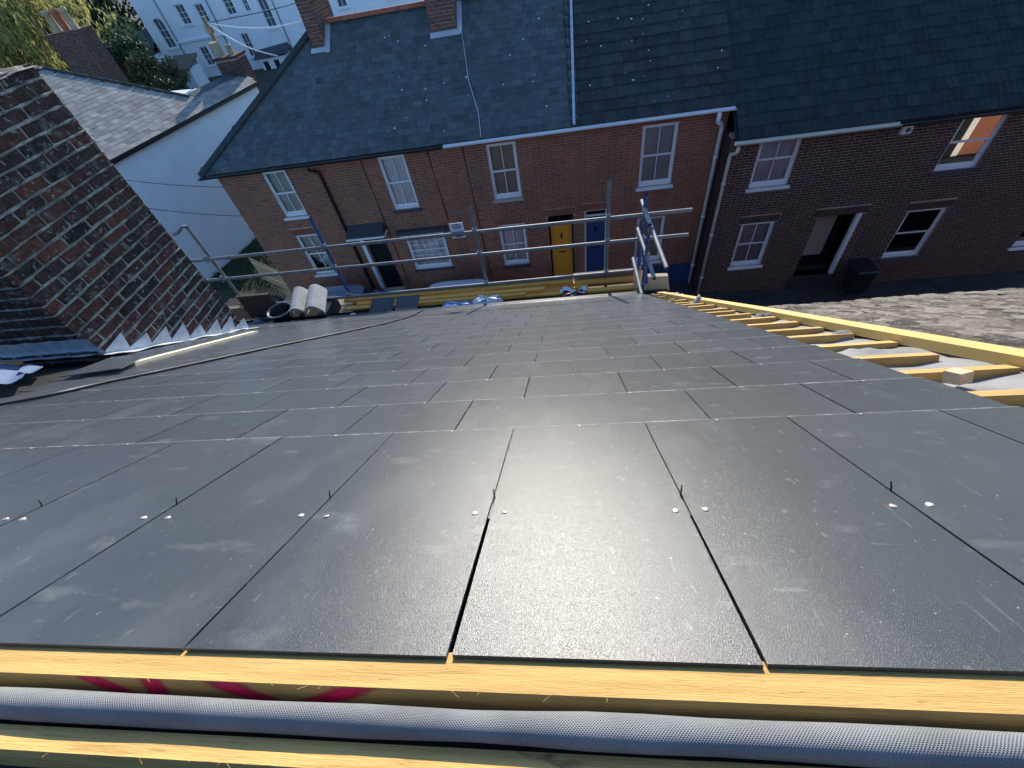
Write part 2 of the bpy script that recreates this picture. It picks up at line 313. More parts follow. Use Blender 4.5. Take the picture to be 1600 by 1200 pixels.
# ------------------------------------------------------------------ setting: ground, road, pavements
mb = MB()
xs = [-600, -120, -40, -12, -8, -4, 0, 4, 7, 20, 60, 600]
ys = [-300, -20, 4, 30, 80, 600]
mb.grid(lambda u, v: (xs[round(u * 11)], ys[round(v * 5)], gz(xs[round(u * 11)]) - 0.16), 11, 5, smooth=False)
single('ground', mb, M['ground'], (0, 0, 0), kind='structure')
rx = [-60, -12, -8, -4, 0, 4, 7, 60]
mb = MB(); mb.grid(lambda u, v: (rx[round(u * 7)], 6.2 + v * 4.6, gz(rx[round(u * 7)]) - 0.12), 7, 1, smooth=False)
single('road', mb, M['asphalt'], (0, 0, 0), kind='structure')
for y0, y1 in ((4.6, 6.2), (10.8, 13.2)):
    t = Thing('pavement', (0, y0, 0), kind='structure')
    for k in range(-16, 22):
        x = k * 0.9
        for j in range(2):
            ya = y0 + 0.14 + j * (y1 - y0 - 0.28) / 2; yb = ya + (y1 - y0 - 0.28) / 2 - 0.012
            mb = MB(); x1 = x + 0.888
            mb.hexa([(x, ya, gz(x) - 0.15), (x1, ya, gz(x1) - 0.15), (x1, yb, gz(x1) - 0.15), (x, yb, gz(x) - 0.15),
                     (x, ya, gz(x)), (x1, ya, gz(x1)), (x1, yb, gz(x1)), (x, yb, gz(x))])
            t.part('paving_slab', mb, M['paving'])
    mb = MB(); yk = y1 - 0.125 if y0 < 5 else y0
    for k in range(-16, 22):
        x = k * 0.9; x1 = x + 0.892
        mb.hexa([(x, yk, gz(x) - 0.2), (x1, yk, gz(x1) - 0.2), (x1, yk + 0.125, gz(x1) - 0.2), (x, yk + 0.125, gz(x) - 0.2),
                 (x, yk, gz(x) + 0.003), (x1, yk, gz(x1) + 0.003), (x1, yk + 0.125, gz(x1) + 0.003), (x, yk + 0.125, gz(x) + 0.003)])
    t.part('kerb', mb, M['stonesill'])

# ------------------------------------------------------------------ the roof being re-slated
XE = 0.942                                   # right edge of the new slates
roof = Thing('slated_roof', RP(0, 3, -0.3), 'roof being re-slated with smooth dark grey slates, bare battens at its right edge', 'roof')
LEN, PITCH, GAUGE, TAIL0 = 0.627, 0.3045, 0.2525, 0.971
TILT = 0.0052 / GAUGE
def slate_mesh(k, w=0.3001):
    rr = random.Random(k); mb = MB(); h = w / 2; T = 0.0044
    j = lambda a: rr.uniform(-a, a)
    # local: x across, y down the slope from head (0) to tail (LEN), z up; a 3 mm rim at the tail holds dust and a painted arris glint
    yv = [0, LEN - 0.0035, LEN]
    P = [[(-h + j(.0008), y + j(.0006), 0), (h + j(.0008), y + j(.0006), 0)] for y in yv]
    for i in range(2):
        (a, b), (c, d) = P[i], P[i + 1]
        mb.add([a, b, d, c], [(0, 1, 2, 3)], 1 if i == 1 else 0)
    lo = lambda p: (p[0], p[1], p[2] - T)
    a, b = P[0]; c, d = P[2]
    mb.add([a, b, lo(b), lo(a)], [(3, 2, 1, 0)], 0)
    mb.add([c, d, lo(d), lo(c)], [(0, 1, 2, 3)], 1)
    mb.add([b, d, lo(d), lo(b)], [(3, 2, 1, 0)], 1)
    mb.add([a, c, lo(c), lo(a)], [(0, 1, 2, 3)], 0)
    mb.add([lo(a), lo(b), lo(d), lo(c)], [(3, 2, 1, 0)], 0)
    return mb.mesh('slate', [M['slate'], M['slate_edge']])
SM = [slate_mesh(k) for k in range(5)]
SMH = [slate_mesh(9, PITCH / 2 - 0.004)]
NROW = 19
cells = []
for r in range(NROW):
    tail = TAIL0 + r * GAUGE
    off = 0.1667 if r % 2 == 0 else 0.1667 - PITCH / 2
    c = off + PITCH / 2
    k0 = -20
    for k in range(k0, 6):
        x = c + k * PITCH
        if x + 0.15 > XE + 0.16 or x < -4.9: continue
        half = False
        if x + 0.15 > XE + 0.02: x = x - PITCH / 4; half = True
        head = tail - LEN
        if x < -3.72 and 2.9 < tail < 4.75 and x > -4.95: continue   # under the chimney
        p = RP(x, tail, 0); d = (p - Vector((0, 0, 10))).length
        if x < -1.55 - 0.62 * (tail - 0.35): continue                # beyond the left of what any near view shows
        cells.append((d, x, head, half, r))
cells.sort(key=lambda q: q[0])
stuff = MB()
for i, (d, x, head, half, r) in enumerate(cells):
    me = SMH[0] if half else SM[random.randrange(5)]
    n0 = 0.0005
    mtx = RMat(x + random.uniform(-.0006, .0006), head + random.uniform(-.0015, .0015), n0, random.gauss(0, 0.0005), TILT + random.gauss(0, .0004), random.gauss(0, .0005))
    roof.part('slate', None, None, me=me, matrix=mtx) if i < 300 else stuff.add([mtx @ v.co for v in me.vertices], [tuple(p.vertices) for p in me.polygons], 0)
if stuff.v: roof.part('slate_field', stuff, M['slate'], kind='stuff')
# nails and rivets
def disc(r, h):
    mb = MB(); mb.lathe((0, 0, 0), [(r, 0), (r, h * .6), (r * .6, h), (0.0001, h)], 10); return mb.mesh('nail', M['copper'])
ND, RD = disc(0.0052, 0.0016), disc(0.0030, 0.0012)
mb = MB(); mb.tube([(0, 0, -.004), (0.0006, 0.001, 0.010), (-0.0008, 0.0015, 0.020)], 0.0013, 6); PIN = mb.mesh('rivet_pin', M['pin'])
for k in range(-7, 3):
    xj = 0.1667 + k * PITCH
    if xj > XE: continue
    for sx in (-0.023, 0.022):
        roof.part('nail', None, None, me=ND, matrix=RMat(xj + sx + random.uniform(-.004, .004), 0.603 + random.uniform(-.004, .004), TILT * 0.26 + 0.0005, tilt=random.uniform(-.15, .15), roll=random.uniform(-.15, .15)))
    roof.part('rivet_pin', None, None, me=PIN, matrix=RMat(xj, 0.655 + random.uniform(-.01, .006), 0.002, rz=random.uniform(0, 6), tilt=random.uniform(-.2, .3)))
for r in range(1, 8):
    off = 0.1667 if r % 2 == 0 else 0.1667 - PITCH / 2
    for k in range(-12, 3):
        xj = off + k * PITCH + (random.uniform(-.005, .005))
        if xj > XE - 0.02 or xj < -1.6 - 0.5 * r * .25: continue
        roof.part('rivet', None, None, me=RD, matrix=RMat(xj, TAIL0 + r * GAUGE - GAUGE - 0.012, 0.0145, tilt=random.uniform(-.2, .2)))
# battens: the top one that carries the last course, one more above it, and the short ends laid bare on the right
def bar(s0, s1, n0, n1, x0, x1, skew=0.0, rough=0.0, seg=1):
    mb = MB()
    for i in range(seg):
        a, b = x0 + (x1 - x0) * i / seg, x0 + (x1 - x0) * (i + 1) / seg
        mb.hexa([RP(a, s1 + skew * a, n0), RP(b, s1 + skew * b, n0), RP(b, s0 + skew * b, n0), RP(a, s0 + skew * a, n0),
                 RP(a, s1 + skew * a, n1), RP(b, s1 + skew * b, n1), RP(b, s0 + skew * b, n1), RP(a, s0 + skew * a, n1)])
    return mb
tb = roof.part('batten', bar(0.310, 0.352, -0.038, -0.0052, -1.4, 1.5), M['pine'], label='top batten above the last course of slates, with magenta marks')
# magenta crayon strokes on its shaded face
def stroke(pts, w):
    me = bpy.data.meshes.new('paint_mark'); V = []; Fc = []; A = []
    for x, n in pts:
        for k, a in ((-1.5, 0), (-.5, 1), (.5, 1), (1.5, 0)): V.append(tuple(RP(x + k * w, .3095, n) - roof.org)); A.append(a)
    for i in range(len(pts) - 1):
        for k in range(3): Fc.append((i * 4 + k, i * 4 + k + 1, i * 4 + k + 5, i * 4 + k + 4))
    me.from_pydata(V, [], Fc); at = me.attributes.new('soft', 'FLOAT', 'POINT'); at.data.foreach_set('value', A); me.materials.append(M['redpaint']); return me
n_ = M['redpaint'].node_tree.nodes; l_ = M['redpaint'].node_tree.links
at_ = n_.new('ShaderNodeAttribute'); at_.attribute_name = 'soft'; tp_ = n_.new('ShaderNodeBsdfTransparent'); mx_ = n_.new('ShaderNodeMixShader')
l_.new(at_.outputs['Fac'], mx_.inputs[0]); l_.new(tp_.outputs[0], mx_.inputs[1]); l_.new(n_['Principled BSDF'].outputs[0], mx_.inputs[2]); l_.new(mx_.outputs[0], n_['Material Output'].inputs[0])
roof.part('paint_mark', None, None, me=stroke([(-.53, -.0062), (-.515, -.014), (-.495, -.024), (-.47, -.034)], .014), parent=tb)
roof.part('paint_mark', None, None, me=stroke([(-.455, -.0062), (-.45, -.018), (-.447, -.034)], .011), parent=tb)
U = [(-.37 + .15 * t, -.0062 - .022 * math.sin(math.pi * min(1, t * 1.05)) ** .7) for t in [i / 16 for i in range(17)]]
roof.part('paint_mark', None, None, me=stroke([(a, max(b, -.03)) for a, b in U], .018), parent=tb)
mb = bar(0.2545, 0.277, -0.066, -0.0285, -1.4, 1.5, skew=0.006)
ub = roof.part('batten', mb, M['pine'], label='upper batten nearest the ridge, bright only along its edge')
sp = MB()
for i in range(34):
    x = random.uniform(-.75, .45); L = random.uniform(.003, .010); a = random.uniform(-1, 1)
    up_ = random.random() < .5
    s0, n0 = (.2545 + .006 * x, -.0288) if up_ else (.3098, -.0055)
    sp.beam(RP(x, s0, n0), RP(x + L * a, s0 - L * .5, n0 + random.uniform(-.004, .002)), .0004, .0003)
roof.part('splinters', sp, M['pine'], kind='stuff')
rb = bar(0.225, 0.2525, -0.16, -0.066, -1.4, 1.5)
roof.part('ridge_board', rb, M['darkboard'])
for i in range(-3, 20):
    s = 1.115 + i * 0.221 + random.uniform(-.012, .012)
    xr = (1.235 - (s - 3.0) * .06 if s > 3 else 1.235 + (3.0 - s) * .038) - .05 - (0 if random.random() < .7 else .04)
    ang = random.uniform(-.03, .03)
    mb = MB(); a = RP(0.70, s, -0.019); b = RP(xr, s + ang * .3, -0.019 + random.uniform(-.004, .006))
    mb.beam(a, b, 0.042, 0.033, up=NV)
    roof.part('batten', mb, M['pine'])
mb = MB()
P0, P1, P2 = RP(1.10, 5.25, 0.004), RP(1.235, 3.0, 0.006), RP(1.342, 0.2, 0.008)
mb.beam(P0, P1, 0.085, 0.036, up=NV); 
roof.part('verge_board', mb, M['pine_long'])
mb = MB(); mb.beam(P1, P2, 0.085, 0.036, up=NV); roof.part('verge_board', mb, M['pine_long'])
# grey membrane lying slack between the battens
def memb(u, v):
    x = 0.6 + u * 0.68; s = 0.35 + v * 5.1
    ph = ((s - 1.115) / 0.221) % 1.0
    w = math.sin(math.pi * ph)
    fx = math.sin(9 * x + 3.1 * s) * .5 + math.sin(17 * x - 5.3 * s) * .3
    n = -0.040 + 0.020 * w * (0.4 + 0.8 * max(0, math.sin(s * 7.3 + 1.2) * .6 + fx * .5)) + .004 * fx
    if x > 1.12: n += (x - 1.12) * .15
    n = min(n, 0.004)
    for bx, bs, bh, br in ((1.15, 2.70, .075, .05), (1.18, 2.02, .06, .045), (1.14, 3.92, .085, .06), (1.10, 1.74, .02, .07), (1.05, 1.24, .012, .08)):
        q = max(0, 1 - (abs(x - bx + .4 * (s - bs)) / (br * 1.5)) - abs(s - bs) / br * (.8 if s > bs else 1.3))
        n += bh * q ** .8 * (1 + .25 * math.sin(90 * x + 40 * s))
    return RP(x, s, n)
mb = MB(); mb.grid(memb, 40, 300); roof.part('membrane', mb, M['membrane'])
# boarding, eaves and the house walls that carry the roof
mb = MB(); mb.hexa([RP(-5.6, 5.5, -.10), RP(1.30, 5.5, -.10), RP(1.30, .02, -.10), RP(-5.6, .02, -.10), RP(-5.6, 5.5, -.05), RP(1.30, 5.5, -.05), RP(1.30, .02, -.05), RP(-5.6, .02, -.05)])
roof.part('boarding', mb, M['under'])
mb = MB(); mb.hexa([RP(-5.6, -.02, -.10), RP(1.30, -.02, -.10), Vector((1.30, -4.2, 6.5)), Vector((-5.6, -4.2, 6.5)), RP(-5.6, -.02, -.05), RP(1.30, -.02, -.05), Vector((1.30, -4.2, 6.56)), Vector((-5.6, -4.2, 6.56))])
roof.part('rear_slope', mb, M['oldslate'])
mb = MB()
def gut(u, v):
    t = math.pi * (1 + v); return (-5.5 + u * 6.7, 4.42 + .055 * math.cos(t), 6.50 + .055 * math.sin(t))
mb.grid(gut, 1, 8); roof.part('gutter', mb, M['blackpaint'])
mb = MB(); mb.box(-5.5, 1.25, 4.33, 4.36, 6.42, 6.55); roof.part('fascia', mb, M['blackpaint'])
own = Thing('terraced_house', (-2, 0, 0), 'terraced house directly under the newly slated roof', 'house')
mb = MB(); mb.box(-5.5, 1.25, -4.0, 4.25, 0, 6.45); own.part('wall', mb, M['redbrick'])

roll = MB(); 
def rollf(u, v):
    t = 2 * math.pi * v; x = -1.5 + 3.1 * u
    rr = .0128 + .0006 * math.sin(9 * x) + .0005 * math.sin(23 * x + 1) + .0007 * math.sin(3 * t + 2.2 * x) * math.sin(6 * x + 1) + .0005 * math.sin(2 * t + 31 * x); cx = .2885 + .001 * math.sin(3 * x)
    return RP(x, cx + rr * math.cos(t), -.0185 + rr * math.sin(t))
roll.grid(rollf, 60, 20)
ro = single('membrane_roll', roll, M['rollfabric'], RP(0, .2885, -.0185), 'thin roll of grey woven roofing membrane lying along the ridge between two battens', 'membrane')
uv = ro.data.uv_layers.new(name='UVMap')
for lp in ro.data.loops:
    i, j = divmod(lp.vertex_index, 21); uv.data[lp.index].uv = (i / 60 * 3.1 * 1.0, j / 20 * .08)

# ------------------------------------------------------------------ loose things on the slates
mb = MB()
for (x, s, n) in [(-.001, 0, 0)]: pass
pts = [(-2.55, 1.30), (-2.43, 1.49), (-2.35, 1.62), (-2.335, 1.70), (-2.32, 1.857), (-2.258, 2.046), (-2.177, 2.357), (-2.056, 2.796), (-1.89, 3.288), (-1.724, 3.936), (-1.69, 4.4), (-1.705, 4.7), (-1.77, 5.1), (-1.80, 5.44)]
mb.tube([RP(x + random.uniform(-.008, .008), s, .021) for x, s in pts], .0075, 8)
single('cable', mb, M['cable'], RP(-2.1, 2.8, .02), 'black electric cable snaking down the dark grey slates towards the eaves', 'cable')
mb = MB(); mb.tube([RP(x - .03 + random.uniform(-.008, .008), s - .02, .020) for x, s in pts[:8]], .005, 8)
single('cable', mb, M['whitecable'], RP(-2.3, 1.8, .02), 'thin pale cord running beside the black cable on the slates', 'cord')
mb = MB(); a, b, c_, d_ = RP(-3.50, 2.887, .02), RP(-3.099, 2.853, .035), RP(-2.548, 2.131, .045), RP(-2.884, 2.073, .03)
dn = NV * .005; mb.hexa([p - dn for p in (a, b, c_, d_)] + [a, b, c_, d_])
single('slate', mb, M['slate'], RP(-3, 2.5, .02), 'loose dark grey slate lying askew beside the near corner of the brick chimney', 'slate')
mb = MB(); mb.beam(RP(-2.80, 2.40, .022), RP(-3.20, 4.10, .022), .075, .02, up=NV)
single('timber_strip', mb, M['cementboard'], RP(-3, 3.2, .02), 'pale cream timber strip lying on the slates along the chimney flashing', 'timber')
mb = MB(); mb.hexa([RP(.985, 1.235, -.008), RP(1.035, 1.26, -.008), RP(1.05, 1.225, -.008), RP(1.0, 1.20, -.008), RP(.985, 1.235, .025), RP(1.035, 1.26, .025), RP(1.05, 1.225, .022), RP(1.0, 1.20, .022)])
single('timber_offcut', mb, M['offcut'], RP(1.02, 1.23, -.01), 'small yellow timber offcut lying on the slack membrane between the battens', 'timber')
def sheet(x, s):
    mb = MB(); mb.grid(lambda u, v: RP(x + .26 * u - .32 * v * (1 - .1 * u) + .35 * v, s - .85 * v * 0.9 + .06 * u, .03 + .03 * math.sin(3 * u + 2 * v) + .02 * u), 8, 12); return mb
mb = MB(); q = [(-4.25, 2.70), (-3.95, 2.67), (-3.12, 1.98), (-3.02, 1.86)]
mb.grid(lambda u, v: RP((-4.30 + .33 * u) * (1 - v) + v * (-3.25 + .18 * u), (2.70 - .02 * u) * (1 - v) + v * (1.98 + .05 * u), .035 + .018 * math.sin(5 * u + 2 * v)), 8, 12)
single('membrane_offcut', mb, M['shadedsheet'], RP(-3.7, 2.3, .03), 'membrane offcut by the brick chimney, coloured dark blue as if in its shadow', 'membrane')
mb = MB(); mb.grid(lambda u, v: RP((-3.98 + .24 * u) * (1 - v) + v * (-3.50 + .10 * u), (2.66 - .05 * u) * (1 - v) + v * (2.30 + .04 * u), .032 + .01 * math.sin(5 * u + 2 * v)), 6, 8)
single('membrane_offcut', mb, M['shadedsheet'], RP(-3.7, 2.5, .03), 'smaller membrane scrap, coloured as if in blue shade, between the larger offcut and the chimney foot', 'membrane')
mb = MB(); mb.beam(RP(-4.75, 2.93, .03), RP(-4.30, 2.84, .03), .07, .03, up=NV)
single('timber_offcut', mb, M['pine'], RP(-4.5, 2.88, .02), 'short yellow batten end lit at the far corner of the chimney foot', 'timber')

# ------------------------------------------------------------------ brick pieces
def brick_meshes(L, Hh, D, m, n=5, jit=.006, seed=1):
    out = []
    for k in range(n):
        rr = random.Random(seed * 50 + k); j = lambda a=jit: rr.uniform(-a, a); e = jit * 1.2
        mb = MB(); x, z = L / 2, Hh / 2
        back = [(-x, D, -z), (x, D, -z), (x, D, z), (-x, D, z)]
        mid = [(-x + j(), e * 1.6, -z + j()), (x + j(), e * 1.6, -z + j()), (x + j(), e * 1.6, z + j()), (-x + j(), e * 1.6, z + j())]
        fr = [(-x + e + abs(j()), j(.004), -z + e + abs(j())), (x - e - abs(j()), j(.004), -z + e), (x - e, j(.004), z - e - abs(j())), (-x + e, j(.004), z - e)]
        mid2 = [(0 + j(), e * 1.2, -z + j()), (0 + j(), e * 1.2, z + j())]
        vs_ = back + mid + fr
        mb.add(vs_, [(8, 9, 10, 11), (4, 5, 9, 8), (5, 6, 10, 9), (6, 7, 11, 10), (7, 4, 8, 11), (0, 1, 5, 4), (1, 2, 6, 5), (2, 3, 7, 6), (3, 0, 4, 7)])
        out.append(mb.mesh('brick', m))
    return out

# ------------------------------------------------------------------ the big chimney on our roof
ch = Thing('brick_chimney', RP(-4.3, 3.9, -.05), 'large old sooty brick chimney with pale lichened mortar rising from the slates at left', 'chimney')
CX0, CX1, CY0, CY1, CZT = -4.82, -3.85, 2.34, 3.74, 9.63
mb = MB(); g_ = .010; mb.box(CX0 + g_, CX1 - g_, CY0 + g_, CY1 - g_, 6.6, CZT - .02); CORE = mb
COURSE = .0915; BL = .256; BH = .0775
sets = {}
def bset(L):
    k = round(L, 3)
    if k not in sets: sets[k] = brick_meshes(L, BH, .05, M['oldbrick'], 6, .0058, len(sets) + 1)
    return sets[k]
brs = []
ncourse = int((CZT - 6.85) / COURSE)
for i in range(ncourse):
    z = CZT - COURSE * (i + .5)
    for face in ('side', 'front', 'back', 'left'):
        A, B = (CY0, CY1) if face in ('side', 'left') else (CX0, CX1)
        tot = B - A; hb = .124
        lead = BL + .012 if (i % 2) == (0 if face in ('side', 'left') else 1) else hb + .012
        t = 0.0; cuts = []
        t = lead; cuts.append((0, lead - .012))
        while tot - t > .06:
            L = min(BL, tot - t)
            if tot - t - L < .07: L = tot - t
            cuts.append((t, t + L)); t += L + .013
        for a, b in cuts:
            L = b - a
            if L < .03: continue
            mid = A + (a + b) / 2; j = random.uniform(-.002, .003)
            zz = z + random.uniform(-.004, .004); rl = random.gauss(0, .012)
            # skip bricks buried under the roof
            y = mid if face in ('side', 'left') else (CY0 if face == 'front' else CY1)
            nloc = (Vector((0, y, zz + BH)) - RP(0, 0, 0)).dot(NV)
            if nloc < -.02: continue
            if face == 'side': mt = Matrix.Translation((CX1 - j, mid, zz)) @ Matrix.Rotation(R(90), 4, 'Z')
            elif face == 'left': mt = Matrix.Translation((CX0 + j, mid, zz)) @ Matrix.Rotation(R(-90), 4, 'Z')
            elif face == 'front': mt = Matrix.Translation((mid, CY0 + j, zz))
            else: mt = Matrix.Translation((mid, CY1 - j, zz)) @ Matrix.Rotation(R(180), 4, 'Z')
            mt = mt @ Matrix.Rotation(rl, 4, 'Y') @ Matrix.Rotation(random.gauss(0, .008), 4, 'Z')
            vis = 0 if face == 'side' else 1 if face == 'front' else 2
            brs.append((vis, (mt.translation - Vector((0, 0, 10))).length, mt, random.choice(bset(L))))
brs.sort(key=lambda q: (q[0], q[1]))
# weathered bed joints stand a little proud, uneven in width
for i in range(ncourse + 1):
    z = CZT - COURSE * i
    if i == 0: continue
    for face, A, B, X in (('side', CY0, CY1, CX1), ('front', CX0, CX1, CY0)):
        n = 44; rows = []
        ph1, ph2 = random.uniform(0, 6), random.uniform(0, 6)
        for k in range(n + 1):
            t = A + (B - A) * k / n; w = .0085 + .004 * math.sin(k * .9 + ph1) + random.uniform(-.003, .003); o = .0015 + random.uniform(-.003, .004); zc = z + .003 * math.sin(k * .35 + ph2)
            P = (lambda a, b: (X + a, t, b)) if face == 'side' else (lambda a, b: (t, X - a, b))
            rows.append([P(-.012, zc - w - .003), P(o, zc - w * .5), P(o, zc + w * .5), P(-.012, zc + w + .003)])
        o0 = len(CORE.v)
        for r_ in rows: CORE.v += r_
        for k in range(n):
            for j in range(3):
                a = o0 + k * 4 + j; f = (a, a + 4, a + 5, a + 1) if face == 'side' else (a, a + 1, a + 5, a + 4)
                CORE.smooth.add(len(CORE.f)); CORE.f.append(f); CORE.mi.append(0)
ch.part('mortar_core', CORE, M['lime'])
rest = MB()
for i, (v_, d_, mt, me) in enumerate(brs):
    if i < 300: ch.part('brick', None, None, me=me, matrix=mt)
    else: rest.add([mt @ v.co for v in me.vertices], [tuple(p.vertices) for p in me.polygons])
ch.part('brick_field', rest, M['oldbrick'], kind='stuff')
mb = MB()
mb.grid(lambda u, v: (CX0 - .02 + (CX1 - CX0 + .04) * u, CY0 - .02 + (CY1 - CY0 + .04) * v, CZT - .02 + .12 * min(1, 4 * u, 4 * (1 - u), 4 * v, 4 * (1 - v)) * (0.8 + .2 * math.sin(13 * u + 7 * v)) + .012 * math.sin(31 * u) * math.sin(27 * v)), 14, 14)
ch.part('mortar_flaunching', mb, M['lime'])
mb = MB(); mb.lathe((-4.35, 2.75, CZT + .08), [(.15, 0), (.14, .05), (.11, .5), (.135, .52), (.135, .6), (.10, .6), (.09, .1)], 18); ch.part('chimney_pot', mb, M['buffpot'])
# stepped lead flashing with saw-tooth tops, and the front apron
for i in range(8):
    s0 = 3.12 + i * .212; s1 = s0 + .235
    X = CX1 + .006 + .002 * (i % 2)
    mb = MB(); pk = s0 + .15 + random.uniform(-.02, .02); hh = .155 + random.uniform(-.02, .03)
    lo0, lo1, tp = RP(X, s0, .012), RP(X, s1, .012), RP(X, pk + .055, hh); tl = RP(X, s0, .03)
    o = Vector((.004, 0, 0))
    front = [lo0, lo1, tp, tl]
    mb.hexa([front[0] - o, front[1] - o, front[2] - o, front[3] - o] + [p + o for p in front])
    ch.part('lead_flashing', mb, M['lead'])
mb = MB()
mb.grid(lambda u, v: RP(CX1 + .006 + .15 * v, 3.06 + u * 1.80, .016 + .004 * math.sin(40 * u) * v + .006 * math.sin(23 * u + 2 * v)), 40, 6)
ch.part('lead_soaker', mb, M['lead'])
mb = MB()
def apron(u, v):
    x = CX0 - .03 + u * (CX1 - CX0 + .10)
    if v < .5: return Vector((x, CY0 - .016, RP(0, 2.87, 0).z - .02 + .10 * (1 - v * 2) + .004 * math.sin(30 * u)))
    return RP(x, 3.10 - .16 * (v - .5) * 2, 0.034 + .003 * math.sin(25 * u))
mb.grid(apron, 24, 8); ch.part('lead_apron', mb, M['lead'])

# ------------------------------------------------------------------ scaffold at our eaves
YS = 4.70
sc = Thing('scaffold', (-1.8, YS, 0), 'galvanised tube scaffold with guardrails standing along our eaves', 'scaffold')
def tube_part(name, a, b, m='galv', r=.0215, label=None):
    mb = MB(); a = Vector(a); b = Vector(b); d = (b - a).normalized()
    mb.tube([a, b], r, 14, cap=False); mb.tube([a + d * .02, b - d * .02], r * .8, 12, cap=True)
    # rim rings close the wall thickness at both ends
    for p, q in ((a, a + d * .001), (b - d * .001, b)):
        mb.tube([p, q], r, 14, cap=False)
    return sc.part(name, mb, M[m], label=label)
def coupler(p, ax, parent):
    mb = MB(); p = Vector(p); ax = Vector(ax).normalized()
    mb.tube([p - ax * .026, p + ax * .026], .033, 10)
    sd = ax.cross(Vector((0, 1, 0)) if abs(ax.y) < .8 else Vector((1, 0, 0))).normalized()
    mb.tube([p + sd * .035 - Vector((0, .02, 0)), p + sd * .035 + Vector((0, -.055, 0))], .009, 6)
    mb.tube([p - sd * .035 - Vector((0, .02, 0)), p - sd * .035 + Vector((0, -.055, 0))], .009, 6)
    mb.tube([p + sd * .035 + Vector((0, -.05, 0)), p + sd * .035 + Vector((0, -.066, 0))], .016, 6)
    sc.part('coupler', mb, M['steel'], parent=parent)
ZU, ZM, ZL = 7.37, 7.06, 6.61
posts = [(-4.62, 7.80, 'galv'), (-2.98, 7.74, 'bluetube'), (-1.03, 7.69, 'galv'), (.545, 7.78, 'galv'), (.955, 7.57, 'bluetube')]
for x, zt, m in posts:
    p = tube_part('standard', (x, YS + .05, gz(x)), (x + (.02 if x < -4 else 0), YS + .05, zt), m)
    for z in (ZU, ZM, ZL): coupler((x, YS + .03, z), (1, 0, 0), p)
gr = tube_part('guardrail', (-5.3, YS, ZU), (1.47, YS, ZU - .01)); tube_part('guardrail', (-5.3, YS, ZM), (1.48, YS, ZM - .01))
tube_part('ledger', (-4.9, YS, ZL - .03), (.96, YS, ZL + .0))
tube_part('end_guardrail', (.945, 4.92, ZU + .045), (.985, 3.58, ZU + .04)); tube_part('end_guardrail', (.915, 4.85, ZM + .045), (.955, 3.88, ZM + .02))
p = tube_part('standard', (.925, 4.32, gz(.9)), (.935, 4.30, 7.47), 'bluetube', label='blue tube standing nearest the slates at the right end')
coupler((.95, 4.30, ZU + .045), (0, 1, 0), p); coupler((.94, 4.30, ZM + .04), (0, 1, 0), p)
tube_part('transom', (.90, 4.9, ZL + .05), (.90, 4.15, ZL + .05)); tube_part('brace', (.955, 4.62, 7.03), (1.0, 4.40, 6.62), 'bluetube')
mb = MB(); mb.tube([(-4.60, YS + .05, 7.80), (-4.66, YS + .05, 7.815), (-4.74, YS + .02, 7.76), (-4.80, YS, 7.75)], .02, 10); sc.part('bent_hook', mb, M['galv'])
for k, y in enumerate((4.46, 4.69, 4.92)):
    for x0, x1 in ((-5.4, -1.9), (-1.88, 1.1)):
        mb = MB(); mb.box(x0, x1, y - .108 + (.012 if k else 0), y + .108, 6.33, 6.368); sc.part('scaffold_board', mb, M['board'])
mb = MB(); mb.box(.13, .97, 4.735, 4.775, 6.39, 6.60); sc.part('toe_board', mb, M['board'])
mb = MB(); mb.box(-4.55, -4.06, 4.63, 4.67, 6.40, 6.80); sc.part('toe_board', mb, M['darkboard'], label='dark upright board beside the left standard')
mb = MB(); mb.box(-4.93, -4.57, 4.62, 4.66, 6.40, 6.62); sc.part('toe_board', mb, M['board'])
mb = MB(); mb.beam((.90, 4.42, 6.40), (.925, 4.62, 6.66), .03, .09, up=(1, 0, 0)); sc.part('toe_board', mb, M['offcut'])
# sheet of printed notice tied to the guardrail
nb = Thing('notice', (-1.24, 4.735, 7.29), 'small white printed notice tied to the upper guardrail of the scaffold', 'notice')
mb = MB(); mb.box(-1.325, -1.155, 4.733, 4.738, 7.29, 7.485); nb.part('sheet', mb, M['white'])
for k, (w, z) in enumerate(((.08, 7.463), (.12, 7.438), (.09, 7.418), (.13, 7.315), (.07, 7.302))):
    mb = MB(); mb.box(-1.24 - w / 2, -1.24 + w / 2, 4.7305, 4.7325, z, z + .010); nb.part('print_line', mb, M['bluetube'])

# ------------------------------------------------------------------ things lying on the scaffold
bundle = [(-3.05, .12, 4.645, 6.565), (-2.85, -.25, 4.575, 6.540), (-2.95, .92, 4.66, 6.520), (-2.6, .88, 4.50, 6.500), (-3.0, -.50, 4.505, 6.525), (-2.3, .30, 4.59, 6.505), (-2.9, .90, 4.43, 6.455), (-2.7, .75, 4.36, 6.425)]
tags = ['uppermost', 'thinnest', 'longest', 'outermost low', 'front upper', 'short rear', 'lowest front', 'hidden inner']
for k, (x0, x1, y, z) in enumerate(bundle):
    mb = MB(); mb.beam((x0, y + .02, z), (x1, y + random.uniform(-.01, .02), z + .006), .066, .030)
    single('timber_batten', mb, M['pinebright'], ((x0 + x1) / 2, y, z - .02), 'yellow timber batten in the bundle along the scaffold, the %s one' % tags[k], 'batten', group='yellow battens bundled on the scaffold')
mb = MB(); mb.beam((-1.0, 4.69, 6.565), (.12, 4.70, 6.60), .006, .065); mb.beam((-1.0, 4.665, 6.53), (.12, 4.675, 6.56), .055, .006)
single('gutter_length', mb, M['greyplastic'], (-.45, 4.68, 6.53), 'dark grey angled gutter length lying on top of the batten bundle', 'gutter')
